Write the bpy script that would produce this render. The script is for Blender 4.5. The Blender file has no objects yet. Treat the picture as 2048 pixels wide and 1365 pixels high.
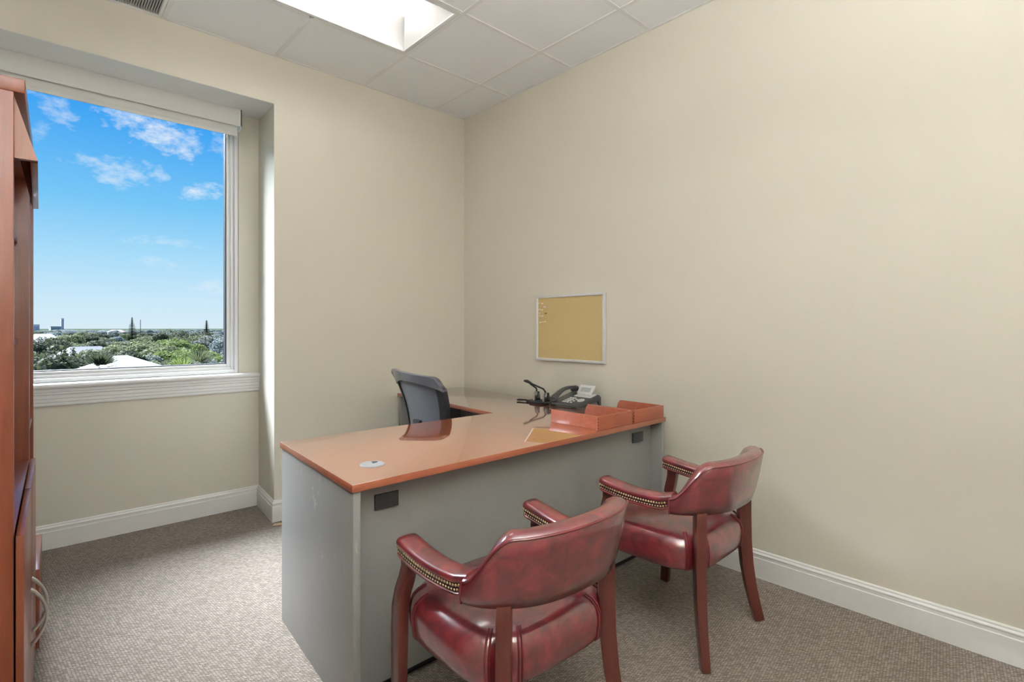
import bpy, bmesh, math, random
from mathutils import Vector, Matrix
random.seed(7)
R = math.radians
scene = bpy.context.scene
COL = scene.collection

# ------------------------------------------------------------------ camera
CAM_H = 1.249
YAW = 47.5                      # viewing direction, degrees from +X
cam_d = bpy.data.cameras.new('camera')
cam_d.sensor_width = 36.0
cam_d.lens = 1055.0 / 2048.0 * 36.0
cam_d.shift_y = -26.5 / 2048.0
cam_d.clip_start = 0.02
cam_d.clip_end = 20000
cam = bpy.data.objects.new('camera', cam_d)
COL.objects.link(cam)
cam.location = (0, 0, CAM_H)
cam.rotation_euler = (R(90), 0, R(YAW - 90))
scene.camera = cam

# ------------------------------------------------------------------ exposure
vs = scene.view_settings
vs.view_transform = 'Standard'
vs.look = 'None'
vs.exposure = 0.43
vs.gamma = 1.0
vs.use_curve_mapping = False

# ------------------------------------------------------------------ light values
SUN_STRENGTH = 22.5
LAMP_FRONT, LAMP_ADDED = 6.5, 610.0  # ceiling light, then the unseen uplighter added to brighten the room
SKY_STRENGTH = 0.745

# view direction helper (used to aim the clouds, trees and houses by bearing)
FW = Vector((math.cos(R(YAW)), math.sin(R(YAW)), 0))
RT = Vector((math.sin(R(YAW)), -math.cos(R(YAW)), 0))
def bearing(px, py=656.0):
    return FW + RT * ((px - 1024) / 1055.0) + Vector((0, 0, (656.0 - py) / 1055.0))

# ------------------------------------------------------------------ sky
world = bpy.data.worlds.new('sky')
scene.world = world
world.use_nodes = True
wn, wl = world.node_tree.nodes, world.node_tree.links
wn.clear()
w_out = wn.new('ShaderNodeOutputWorld')
w_bg = wn.new('ShaderNodeBackground')
w_bg.inputs['Strength'].default_value = SKY_STRENGTH
wl.new(w_bg.outputs[0], w_out.inputs[0])
w_tc = wn.new('ShaderNodeTexCoord')
w_dir = wn.new('ShaderNodeVectorMath'); w_dir.operation = 'NORMALIZE'
wl.new(w_tc.outputs['Generated'], w_dir.inputs[0])
w_sep = wn.new('ShaderNodeSeparateXYZ')
wl.new(w_dir.outputs[0], w_sep.inputs[0])
w_ramp = wn.new('ShaderNodeValToRGB')
wl.new(w_sep.outputs['Z'], w_ramp.inputs[0])
def lin(c):
    return tuple(((v / 255.0) / 12.92 if v / 255.0 <= 0.04045 else ((v / 255.0 + 0.055) / 1.055) ** 2.4) for v in c)
el = w_ramp.color_ramp.elements
stops = [(0.0, (219, 238, 250)), (0.045, (205, 234, 252)), (0.11, (172, 222, 252)), (0.19, (122, 200, 250)), (0.31, (66, 166, 246)), (0.6, (40, 128, 228)), (1.0, (30, 108, 208))]
el[0].position, el[0].color = 0.0, lin(stops[0][1]) + (1,)
el[1].position, el[1].color = 1.0, lin(stops[-1][1]) + (1,)
for p, c in stops[1:-1]:
    e = el.new(p); e.color = lin(c) + (1,)
def wmath(op, a, b=None, c=None, clamp=False):
    n = wn.new('ShaderNodeMath'); n.operation = op; n.use_clamp = clamp
    for i, v in enumerate((a, b, c)):
        if v is None: continue
        if isinstance(v, (int, float)): n.inputs[i].default_value = v
        else: wl.new(v, n.inputs[i])
    return n.outputs[0]
w_map = wn.new('ShaderNodeMapping'); w_map.inputs['Scale'].default_value = (1, 1, 1.9)
wl.new(w_dir.outputs[0], w_map.inputs[0])
w_noise = wn.new('ShaderNodeTexNoise')
w_noise.inputs['Scale'].default_value = 44; w_noise.inputs['Detail'].default_value = 9; w_noise.inputs['Roughness'].default_value = 0.62
wl.new(w_map.outputs[0], w_noise.inputs['Vector'])
w_big = wn.new('ShaderNodeTexNoise')
w_big.inputs['Scale'].default_value = 3.2; w_big.inputs['Detail'].default_value = 3
wl.new(w_map.outputs[0], w_big.inputs['Vector'])
nz = wmath('SUBTRACT', w_noise.outputs['Fac'], 0.5)
alpha = None
clouds = [(310, 262, 92, 34, -0.35, 1.0), (385, 285, 26, 14, -0.3, 0.7), (245, 338, 82, 22, -0.05, 0.72), (228, 362, 34, 14, -0.2, 0.6), (406, 384, 38, 18, 0.1, 0.95),
          (105, 210, 40, 22, -0.75, 0.65), (345, 484, 48, 10, -0.1, 0.45), (280, 482, 30, 8, 0.0, 0.4), (318, 526, 42, 12, -0.2, 0.4), (432, 575, 44, 14, 0.05, 0.5), (78, 262, 12, 20, -0.5, 0.4), (445, 290, 22, 26, -0.4, 0.5)]
for (px, py, hw, hh, tilt, amp) in clouds:
    c = bearing(px, py).normalized()
    r_ = Vector((c.y, -c.x, 0)).normalized(); u_ = r_.cross(c).normalized()
    ca, sa = math.cos(tilt), math.sin(tilt)
    ax = (r_ * ca + u_ * sa) * (1055.0 * 0.86 / hw); ay = (u_ * ca - r_ * sa) * (1055.0 * 0.86 / hh)
    sub = wn.new('ShaderNodeVectorMath'); sub.operation = 'SUBTRACT'; sub.inputs[1].default_value = c
    wl.new(w_dir.outputs[0], sub.inputs[0])
    d1 = wn.new('ShaderNodeVectorMath'); d1.operation = 'DOT_PRODUCT'; d1.inputs[1].default_value = ax
    d2 = wn.new('ShaderNodeVectorMath'); d2.operation = 'DOT_PRODUCT'; d2.inputs[1].default_value = ay
    wl.new(sub.outputs[0], d1.inputs[0]); wl.new(sub.outputs[0], d2.inputs[0])
    q = wmath('ADD', wmath('POWER', wmath('ABSOLUTE', d1.outputs['Value']), 2.0), wmath('POWER', wmath('ABSOLUTE', d2.outputs['Value']), 2.0))
    m = wmath('SUBTRACT', 0.42, wmath('MULTIPLY', q, 0.80))
    m = wmath('ADD', m, wmath('MULTIPLY', nz, 2.5))
    m = wmath('MULTIPLY', wmath('MULTIPLY', m, 1.0, clamp=True), amp)
    m = wmath('MULTIPLY', m, wmath('LESS_THAN', q, 6.0))
    alpha = m if alpha is None else wmath('MAXIMUM', alpha, m)
# the same scattered cloud over the rest of the sky
gen = wmath('MULTIPLY', wmath('SUBTRACT', wmath('ADD', w_big.outputs['Fac'], wmath('MULTIPLY', nz, 0.5)), 0.60), 5.0, clamp=True)
up_ok = wmath('MULTIPLY', wmath('SUBTRACT', w_sep.outputs['Z'], 0.36), 8.0, clamp=True)
alpha = wmath('MAXIMUM', alpha, wmath('MULTIPLY', gen, wmath('MULTIPLY', up_ok, 0.8)))
w_mix = wn.new('ShaderNodeMix'); w_mix.data_type = 'RGBA'
wl.new(alpha, w_mix.inputs['Factor'])
wl.new(w_ramp.outputs[0], w_mix.inputs['A'])
w_mix.inputs['B'].default_value = (0.9, 0.93, 0.98, 1)
wl.new(w_mix.outputs['Result'], w_bg.inputs['Color'])

# ------------------------------------------------------------------ sun (veiled, high over the garden side)
sun_d = bpy.data.lights.new('sun', 'SUN')
sun_d.energy = SUN_STRENGTH
sun_d.angle = R(38)
sun_d.color = (0.86, 0.92, 1.0)
sun = bpy.data.objects.new('sun', sun_d)
COL.objects.link(sun)
sun.rotation_euler = Vector((0.36, -0.84, -0.86)).to_track_quat('-Z', 'Y').to_euler()
sun.location = (0, 30, 40)

# ================================================================== materials
MATS = {}
class NT:
    def __init__(s, name):
        s.m = bpy.data.materials.new(name); s.m.use_nodes = True
        s.n, s.l = s.m.node_tree.nodes, s.m.node_tree.links
        s.b = s.n['Principled BSDF']
        s.tc = s.n.new('ShaderNodeTexCoord')
    def vec(s, scale=(1, 1, 1), rot=(0, 0, 0), src='Object'):
        mp = s.n.new('ShaderNodeMapping'); mp.inputs['Scale'].default_value = scale; mp.inputs['Rotation'].default_value = rot
        s.l.new(s.tc.outputs[src], mp.inputs[0]); return mp.outputs[0]
    def noise(s, vec, scale, detail=4, rough=0.55, dist=0.0):
        t = s.n.new('ShaderNodeTexNoise'); t.inputs['Scale'].default_value = scale; t.inputs['Detail'].default_value = detail
        t.inputs['Roughness'].default_value = rough; t.inputs['Distortion'].default_value = dist
        s.l.new(vec, t.inputs['Vector']); return t.outputs['Fac']
    def ramp(s, fac, stops):
        r = s.n.new('ShaderNodeValToRGB'); s.l.new(fac, r.inputs[0])
        e = r.color_ramp.elements
        e[0].position, e[0].color = stops[0][0], tuple(stops[0][1]) + (1,)
        e[1].position, e[1].color = stops[-1][0], tuple(stops[-1][1]) + (1,)
        for p, c in stops[1:-1]:
            k = e.new(p); k.color = tuple(c) + (1,)
        return r.outputs[0]
    def mix(s, fac, a, b, mode='MIX'):
        m = s.n.new('ShaderNodeMix'); m.data_type = 'RGBA'; m.blend_type = mode
        for key, v in (('Factor', fac), ('A', a), ('B', b)):
            if isinstance(v, (int, float)): m.inputs[key].default_value = v
            elif isinstance(v, tuple): m.inputs[key].default_value = v + (1,) if len(v) == 3 else v
            else: s.l.new(v, m.inputs[key])
        return m.outputs['Result']
    def bump(s, h, strength, dist=0.002):
        b = s.n.new('ShaderNodeBump'); b.inputs['Strength'].default_value = strength; b.inputs['Distance'].default_value = dist
        s.l.new(h, b.inputs['Height']); s.l.new(b.outputs[0], s.b.inputs['Normal'])
    def col(s, c):
        if isinstance(c, tuple): s.b.inputs['Base Color'].default_value = c + (1,)
        else: s.l.new(c, s.b.inputs['Base Color'])
    def set(s, **k):
        names = dict(rough='Roughness', metal='Metallic', ior='IOR', coat='Coat Weight', coatr='Coat Roughness', coati='Coat IOR', spec='Specular IOR Level', sheen='Sheen Weight', trans='Transmission Weight', sub='Subsurface Weight')
        for a, v in k.items():
            if isinstance(v, (int, float)): s.b.inputs[names[a]].default_value = v
            else: s.l.new(v, s.b.inputs[names[a]])

def plain(name, c, rough=0.5, var=0.06, scale=30.0, bump=0.0, **k):
    t = NT(name)
    f = t.noise(t.vec(), scale)
    a = tuple(max(0, v * (1 - var)) for v in c); b = tuple(min(1, v * (1 + var)) for v in c)
    t.col(t.ramp(f, [(0.3, a), (0.7, b)]))
    t.set(rough=rough, **k)
    if bump: t.bump(f, bump)
    MATS[name] = t.m
    return t.m

WALLC = (0.715, 0.685, 0.595)
def mk_wall(name, c):
    t = NT(name)
    f = t.noise(t.vec(), 2.0, 3)
    t.col(t.ramp(f, [(0.3, tuple(v * 0.985 for v in c)), (0.7, tuple(v * 1.01 for v in c))]))
    t.set(rough=0.5, spec=0.35)
    t.bump(t.noise(t.vec(), 220, 3), 0.06, 0.001)
    MATS[name] = t.m
mk_wall('wall_paint', WALLC)
mk_wall('soffit_daylit', (0.85, 0.845, 0.85))  # wall cream whitened: window daylight put into the colour
plain('trim_white', (0.87, 0.87, 0.855), 0.35, 0.01)
plain('window_white', (0.86, 0.865, 0.87), 0.35, 0.01)
plain('shade_fabric', (0.84, 0.845, 0.835), 0.8, 0.02, 300, 0.05)
plain('gasket_black', (0.015, 0.015, 0.02), 0.5)
plain('tee_white', (0.82, 0.83, 0.83), 0.45, 0.01)
plain('fixture_white', (0.86, 0.86, 0.85), 0.4, 0.01)
plain('vent_grey', (0.42, 0.42, 0.41), 0.5, 0.03)
plain('vent_dark', (0.05, 0.05, 0.05), 0.7)

def mk_tile():
    t = NT('ceiling_tile')
    f = t.noise(t.vec(), 90, 5, 0.7)
    t.col(t.ramp(f, [(0.25, (0.86, 0.88, 0.895)), (0.75, (0.91, 0.93, 0.945))]))
    t.set(rough=0.9, spec=0.1); t.bump(f, 0.15, 0.001)
    MATS['ceiling_tile'] = t.m
mk_tile()

def mk_carpet():
    t = NT('carpet')
    v = t.vec((1, 1, 1), (0, 0, R(38)))
    w = t.n.new('ShaderNodeTexNoise'); w.inputs['Scale'].default_value = 45; w.inputs['Detail'].default_value = 2
    t.l.new(v, w.inputs['Vector'])
    off = t.n.new('ShaderNodeVectorMath'); off.operation = 'SCALE'; off.inputs['Scale'].default_value = 0.005
    t.l.new(w.outputs['Color'], off.inputs[0])
    add = t.n.new('ShaderNodeVectorMath'); add.operation = 'ADD'
    t.l.new(v, add.inputs[0]); t.l.new(off.outputs[0], add.inputs[1])
    br = t.n.new('ShaderNodeTexBrick')
    br.inputs['Scale'].default_value = 1.0
    br.inputs['Brick Width'].default_value = 0.0130; br.inputs['Row Height'].default_value = 0.0068
    br.inputs['Mortar Size'].default_value = 0.0016; br.inputs['Mortar Smooth'].default_value = 0.8
    br.inputs['Color1'].default_value = (0.47, 0.41, 0.355, 1); br.inputs['Color2'].default_value = (0.21, 0.175, 0.145, 1)
    br.inputs['Mortar'].default_value = (0.035, 0.03, 0.026, 1)
    t.l.new(add.outputs[0], br.inputs['Vector'])
    f = t.noise(t.vec(), 420, 2)
    c = t.mix(0.32, br.outputs['Color'], t.ramp(f, [(0.3, (0.09, 0.075, 0.062)), (0.7, (0.56, 0.49, 0.42))]))
    t.col(c); t.set(rough=0.95, spec=0.1)
    inv = t.n.new('ShaderNodeMath'); inv.operation = 'SUBTRACT'; inv.inputs[0].default_value = 1.0
    t.l.new(br.outputs['Fac'], inv.inputs[1])
    t.bump(inv.outputs[0], 0.8, 0.004)
    MATS['carpet'] = t.m
mk_carpet()

def mk_wood(name, dark, light, axis=0, rough=0.3, coat=0.0, ior=1.5, scale=1.0, coati=1.5, mirror=0.0):
    t = NT(name)
    s = [26.0 * scale] * 3; s[axis] = 1.6 * scale
    v = t.vec(tuple(s))
    f = t.noise(v, 1.4, 6, 0.6, 0.7)
    g = t.noise(t.vec(tuple(x * 5 for x in s)), 2.0, 2)
    c = t.ramp(f, [(0.25, dark), (0.5, tuple((a + b) / 2 for a, b in zip(dark, light))), (0.75, light)])
    c = t.mix(0.18, c, t.ramp(g, [(0.3, tuple(x * 0.6 for x in dark)), (0.7, light)]))
    t.col(c); t.set(rough=rough, coat=coat, coatr=0.06, ior=ior, coati=coati)
    if mirror:                                             # lacquered top: a clear mirror-like film over the wood
        gl = t.n.new('ShaderNodeBsdfGlossy'); gl.inputs['Roughness'].default_value = 0.05; gl.inputs['Color'].default_value = (0.95, 0.95, 0.95, 1)
        mx = t.n.new('ShaderNodeMixShader'); mx.inputs[0].default_value = mirror
        t.l.new(t.b.outputs[0], mx.inputs[1]); t.l.new(gl.outputs[0], mx.inputs[2]); t.l.new(mx.outputs[0], t.n['Material Output'].inputs[0])
    MATS[name] = t.m
mk_wood('desk_cherry', (0.44, 0.092, 0.026), (0.56, 0.15, 0.044), 0, 0.13, 1.0, 1.7, 1.0, 2.2, 0.55)
mk_wood('desk_edge', (0.30, 0.085, 0.042), (0.38, 0.125, 0.066), 0, 0.35, 0.3, 1.5)
mk_wood('case_cherry', (0.13, 0.030, 0.014), (0.22, 0.055, 0.024), 2, 0.34, 0.15, 1.5)
mk_wood('tray_cherry', (0.24, 0.055, 0.026), (0.38, 0.11, 0.055), 0, 0.42, 0.1, 1.5, 1.4)
mk_wood('leg_mahogany', (0.075, 0.016, 0.013), (0.12, 0.028, 0.02), 2, 0.32, 0.4)
mk_wood('box_wood', (0.42, 0.20, 0.13), (0.55, 0.30, 0.20), 0, 0.4)

def mk_laminate(name, scuffs):
    t = NT(name)
    f = t.noise(t.vec(), 240, 3)
    g = t.noise(t.vec(), 2.5, 3)
    c = t.ramp(f, [(0.3, (0.235, 0.237, 0.228)), (0.7, (0.275, 0.277, 0.266))])
    c = t.mix(0.25, c, t.ramp(g, [(0.35, (0.21, 0.21, 0.205)), (0.65, (0.30, 0.30, 0.29))]))
    s1 = t.noise(t.vec((11, 11, 5.0), (0.35, 0.2, 0.4)), 1.5, 5, 0.55, 2.6)
    s2 = t.noise(t.vec((1, 1, 1)), 4.0, 2)
    st = t.ramp(s1, [(0.62, (0, 0, 0)), (0.68, (1, 1, 1))])
    mk = t.mix(1.0, st, t.ramp(s2, [(0.46, (0, 0, 0)), (0.60, (0.5, 0.5, 0.5))]), 'MULTIPLY')
    t.col(t.mix(mk, c, (0.46, 0.46, 0.46)) if scuffs else c)
    t.set(rough=0.36, spec=0.5)
    t.bump(f, 0.04, 0.001)
    MATS[name] = t.m
mk_laminate('desk_grey', False)
mk_laminate('desk_grey_scuffed', True)

def mk_leather():
    t = NT('burgundy_leather')
    f = t.noise(t.vec(), 16, 6, 0.65, 0.6)
    c = t.ramp(f, [(0.30, (0.060, 0.006, 0.010)), (0.5, (0.145, 0.013, 0.020)), (0.70, (0.24, 0.026, 0.034))])
    t.col(c); t.set(rough=0.34, spec=0.7, coat=1.0, coatr=0.15, coati=1.8)
    t.bump(t.noise(t.vec(), 55, 5, 0.7), 0.10, 0.004)
    MATS['burgundy_leather'] = t.m
mk_leather()
plain('welt_leather', (0.13, 0.014, 0.02), 0.35, 0.2, 40, 0, coat=0.4)
plain('nail_brass', (0.60, 0.50, 0.30), 0.28, 0.15, 200, 0, metal=1.0)
plain('nail_band', (0.045, 0.012, 0.013), 0.45)

def mk_cork():
    t = NT('cork')
    f = t.noise(t.vec(), 260, 5, 0.75)
    g = t.noise(t.vec(), 4, 2)
    c = t.ramp(f, [(0.3, (0.48, 0.36, 0.15)), (0.55, (0.63, 0.49, 0.245)), (0.75, (0.72, 0.58, 0.33))])
    c = t.mix(0.12, c, t.ramp(g, [(0.3, (0.44, 0.32, 0.12)), (0.7, (0.58, 0.42, 0.24))]))
    t.col(c); t.set(rough=0.8); t.bump(f, 0.3, 0.001)
    MATS['cork'] = t.m
mk_cork()
plain('aluminium', (0.80, 0.81, 0.84), 0.35, 0.02, 80, 0, metal=0.35)
plain('satin_nickel', (0.62, 0.60, 0.56), 0.32, 0.03, 60, 0, metal=0.9)
plain('grommet_grey', (0.30, 0.31, 0.32), 0.35, 0.02)
plain('pin_cream', (0.80, 0.74, 0.52), 0.3, 0.05)
plain('pin_white', (0.78, 0.76, 0.74), 0.3, 0.05)
plain('pin_red', (0.30, 0.03, 0.01), 0.3, 0.05)
plain('black_plastic', (0.018, 0.019, 0.022), 0.5, 0.15, 60, 0, spec=0.3)
plain('plate_black', (0.032, 0.033, 0.036), 0.35, 0.1, 90)
plain('phone_black', (0.05, 0.051, 0.053), 0.32, 0.1, 90)
plain('phone_silver', (0.66, 0.66, 0.65), 0.38, 0.02, 90)
plain('phone_key', (0.62, 0.62, 0.60), 0.4, 0.02, 90)
plain('lcd_grey', (0.40, 0.43, 0.42), 0.2, 0.02, 90)
plain('chrome_dark', (0.32, 0.32, 0.31), 0.25, 0.1, 90, 0, metal=0.9)
plain('chair_shell', (0.095, 0.102, 0.125), 0.26, 0.08, 20, 0, coat=0.4)
plain('seat_fabric', (0.05, 0.052, 0.06), 0.8, 0.2, 200, 0.2)
plain('tan_paper', (0.48, 0.36, 0.24), 0.7, 0.05)
def mk_mesh():
    t = NT('chair_mesh')
    ck = t.n.new('ShaderNodeTexChecker'); ck.inputs['Scale'].default_value = 330
    t.l.new(t.vec(), ck.inputs['Vector'])
    f = t.noise(t.vec(), 30, 3)
    c = t.ramp(f, [(0.3, (0.045, 0.050, 0.066)), (0.7, (0.058, 0.063, 0.082))])
    t.col(t.mix(0.25, c, t.mix(ck.outputs['Fac'], (0.03, 0.034, 0.045), (0.09, 0.10, 0.12))))
    t.set(rough=0.55, sheen=0.2)
    MATS['chair_mesh'] = t.m
mk_mesh()
def mk_glow(name, strength):
    t = NT(name)
    t.col((0.9, 0.9, 0.9))
    t.b.inputs['Emission Color'].default_value = (0.985, 0.975, 0.965, 1)
    t.b.inputs['Emission Strength'].default_value = strength
    MATS[name] = t.m
mk_glow('lamp_lens_dimmed', LAMP_FRONT)
mk_glow('added_lamp_bowl', LAMP_ADDED)
def mk_glass():
    m = bpy.data.materials.new('window_glass'); m.use_nodes = True
    n, l = m.node_tree.nodes, m.node_tree.links; n.clear()
    o = n.new('ShaderNodeOutputMaterial'); mx = n.new('ShaderNodeMixShader'); tr = n.new('ShaderNodeBsdfTransparent'); gl = n.new('ShaderNodeBsdfGlossy')
    tr.inputs[0].default_value = (0.98, 0.99, 0.985, 1); gl.inputs['Roughness'].default_value = 0.0
    fr = n.new('ShaderNodeFresnel'); fr.inputs[0].default_value = 1.04
    l.new(fr.outputs[0], mx.inputs[0]); l.new(tr.outputs[0], mx.inputs[1]); l.new(gl.outputs[0], mx.inputs[2]); l.new(mx.outputs[0], o.inputs[0])
    MATS['window_glass'] = m
mk_glass()
def mk_leaf(name, a, b):
    t = NT(name)
    oi = t.n.new('ShaderNodeObjectInfo')
    f = t.noise(t.vec(), 0.9, 4, 0.7)
    c = t.ramp(f, [(0.3, a), (0.7, b)])
    h = t.n.new('ShaderNodeHueSaturation'); t.l.new(c, h.inputs['Color'])
    mr = t.n.new('ShaderNodeMapRange'); t.l.new(oi.outputs['Random'], mr.inputs[0]); mr.inputs['To Min'].default_value = 0.75; mr.inputs['To Max'].default_value = 1.04
    t.l.new(mr.outputs[0], h.inputs['Value'])
    t.l.new(h.outputs[0], t.b.inputs['Base Color']); t.set(rough=0.7, spec=0.2)
    tl = t.n.new('ShaderNodeBsdfTranslucent'); t.l.new(h.outputs[0], tl.inputs[0])
    mx = t.n.new('ShaderNodeMixShader'); mx.inputs[0].default_value = 0.4
    t.l.new(t.b.outputs[0], mx.inputs[1]); t.l.new(tl.outputs[0], mx.inputs[2]); t.l.new(mx.outputs[0], t.n['Material Output'].inputs[0])
    MATS[name] = t.m
mk_leaf('leaf_dark', (0.04, 0.052, 0.028), (0.105, 0.12, 0.065))
mk_leaf('leaf_mid', (0.085, 0.105, 0.05), (0.19, 0.215, 0.1))
mk_leaf('leaf_bright', (0.115, 0.16, 0.045), (0.23, 0.29, 0.085))
mk_leaf('leaf_grey', (0.125, 0.145, 0.12), (0.23, 0.25, 0.21))
mk_leaf('leaf_hazed', (0.17, 0.21, 0.21), (0.26, 0.3, 0.3))  # bluish tint: haze of distance put into the leaf colour
plain('bark', (0.13, 0.10, 0.08), 0.9, 0.2, 8)
plain('roof_white', (0.50, 0.50, 0.52), 0.6, 0.03, 2)
plain('roof_pale', (0.14, 0.14, 0.155), 0.7, 0.1, 2)
plain('roof_grey', (0.15, 0.15, 0.165), 0.7, 0.1, 2)
plain('roof_tile', (0.17, 0.10, 0.08), 0.7, 0.1, 2)
plain('stucco', (0.42, 0.41, 0.41), 0.8, 0.05, 2)
plain('tower_pink', (0.85, 0.72, 0.78), 0.8, 0.03, 0.2)
plain('pane_dark', (0.08, 0.10, 0.13), 0.15, 0.1)
def mk_ground():
    t = NT('ground')
    f = t.noise(t.vec(), 0.05, 6, 0.7)
    t.col(t.ramp(f, [(0.35, (0.035, 0.048, 0.032)), (0.6, (0.06, 0.072, 0.05)), (0.75, (0.14, 0.14, 0.13))]))
    t.set(rough=1.0, spec=0.0)
    MATS['ground'] = t.m
mk_ground()

# ================================================================== mesh helpers
class MB:
    def __init__(s): s.v, s.f = [], []
    def add(s, vs, fs):
        o = len(s.v); s.v += [tuple(p) for p in vs]; s.f += [tuple(i + o for i in f) for f in fs]; return s
    def box(s, x0, x1, y0, y1, z0, z1):
        vs = [(x0, y0, z0), (x1, y0, z0), (x1, y1, z0), (x0, y1, z0), (x0, y0, z1), (x1, y0, z1), (x1, y1, z1), (x0, y1, z1)]
        return s.add(vs, [(0, 3, 2, 1), (4, 5, 6, 7), (0, 1, 5, 4), (1, 2, 6, 5), (2, 3, 7, 6), (3, 0, 4, 7)])
    def prism(s, poly, z0, z1):          # poly counter-clockwise in XY
        n = len(poly)
        vs = [(p[0], p[1], z0) for p in poly] + [(p[0], p[1], z1) for p in poly]
        fs = [tuple(range(n - 1, -1, -1)), tuple(range(n, 2 * n))] + [(i, (i + 1) % n, n + (i + 1) % n, n + i) for i in range(n)]
        return s.add(vs, fs)
    def extrude(s, prof, axis, a0, a1):  # closed 2-D profile, extruded along an axis: 'x' -> (y,z), 'y' -> (x,z)
        n = len(prof)
        mk = (lambda p, a: (a, p[0], p[1])) if axis == 'x' else (lambda p, a: (p[0], a, p[1]))
        vs = [mk(p, a0) for p in prof] + [mk(p, a1) for p in prof]
        return s.add(vs, [tuple(range(n - 1, -1, -1)), tuple(range(n, 2 * n))] + [(i, (i + 1) % n, n + (i + 1) % n, n + i) for i in range(n)])
    def loft(s, loops, cap0=True, cap1=True):
        n = len(loops[0]); vs = [p for L in loops for p in L]; fs = []
        for k in range(len(loops) - 1):
            for i in range(n):
                j = (i + 1) % n
                fs.append((k * n + i, k * n + j, (k + 1) * n + j, (k + 1) * n + i))
        if cap0: fs.append(tuple(range(n - 1, -1, -1)))
        if cap1: fs.append(tuple(range((len(loops) - 1) * n, len(loops) * n)))
        return s.add(vs, fs)
    def sweep(s, pts, sec, hint=(0, 0, 1), scale=None, cap=True):
        pts = [Vector(p) for p in pts]; hint = Vector(hint); loops = []
        for i, p in enumerate(pts):
            t = (pts[min(i + 1, len(pts) - 1)] - pts[max(i - 1, 0)]).normalized()
            side = t.cross(hint).normalized(); up = side.cross(t).normalized()
            k = scale[i] if scale else 1.0
            loops.append([p + side * (a * k) + up * (b * k) for a, b in sec])
        return s.loft(loops, cap, cap)
    def tube(s, pts, r, n=8, hint=None):
        pts = [Vector(p) for p in pts]
        if hint is None:
            d = (pts[-1] - pts[0]); hint = (0, 0, 1) if abs(d.z) < 0.8 * d.length + 1e-9 else (1, 0, 0)
        return s.sweep(pts, [(r * math.cos(2 * math.pi * i / n), r * math.sin(2 * math.pi * i / n)) for i in range(n)], hint)
    def lathe(s, prof, n=16, c=(0, 0, 0), axis='z'):
        loops = []
        for r, h in prof:
            L = []
            for i in range(n):
                a = 2 * math.pi * i / n
                p = (r * math.cos(a), r * math.sin(a), h)
                if axis == 'x': p = (h, p[0], p[1])
                if axis == 'y': p = (p[1], h, p[0])
                L.append((p[0] + c[0], p[1] + c[1], p[2] + c[2]))
            loops.append(L)
        return s.loft(loops)
    def dome(s, c, r, d, k=6):            # a small nail head pointing along d
        c, d = Vector(c), Vector(d).normalized(); a = d.orthogonal().normalized(); b = d.cross(a)
        L = [[c + (a * math.cos(2 * math.pi * i / k) + b * math.sin(2 * math.pi * i / k)) * r * q + d * (r * h) for i in range(k)] for q, h in ((1, 0), (0.8, 0.5), (0.3, 0.8))]
        return s.loft(L, False, True)
    def build(s, name, mat, parent=None, smooth=False, bevel=0.0, seg=2, angle=40, loc=None, subsurf=0):
        me = bpy.data.meshes.new(name)
        bm = bmesh.new()
        vv = [bm.verts.new(p) for p in s.v]
        for f in s.f:
            try: bm.faces.new([vv[i] for i in f])
            except ValueError: pass
        bmesh.ops.recalc_face_normals(bm, faces=bm.faces)
        if bevel:
            es = [e for e in bm.edges if len(e.link_faces) == 2 and e.calc_face_angle(0) > R(30)]
            bmesh.ops.bevel(bm, geom=es, offset=bevel, segments=seg, affect='EDGES', profile=0.5, clamp_overlap=True)
        bm.to_mesh(me); bm.free()
        me.materials.append(MATS[mat])
        if smooth or bevel:
            for p in me.polygons: p.use_smooth = True
            try: me.set_sharp_from_angle(angle=R(angle))
            except Exception: pass
        o = bpy.data.objects.new(name, me)
        COL.objects.link(o)
        if parent is not None: o.parent = parent
        if loc: o.location = loc
        if subsurf:
            md = o.modifiers.new('subdivision', 'SUBSURF'); md.levels = subsurf; md.render_levels = subsurf
        return o

def tag(o, label=None, cat=None, group=None, kind=None):
    if label: o['label'] = label
    if cat: o['category'] = cat
    if group: o['group'] = group
    if kind: o['kind'] = kind
    return o
def thing(name, label, cat, loc=(0, 0, 0), rz=0.0, group=None):
    o = bpy.data.objects.new(name, None); COL.objects.link(o)
    o.empty_display_size = 0.1
    o.location = loc; o.rotation_euler = (0, 0, rz)
    return tag(o, label, cat, group)
def copy_tree(o, parent=None):
    c = o.copy(); COL.objects.link(c)
    if parent is not None: c.parent = parent
    for ch in [x for x in bpy.data.objects if x.parent == o]:
        copy_tree(ch, c)
    return c
def struct(o): return tag(o, kind='structure')
def bx(name, mat, parent, x0, x1, y0, y1, z0, z1, bevel=0.0, **k):
    return MB().box(x0, x1, y0, y1, z0, z1).build(name, mat, parent, bevel=bevel, **k)

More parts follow.
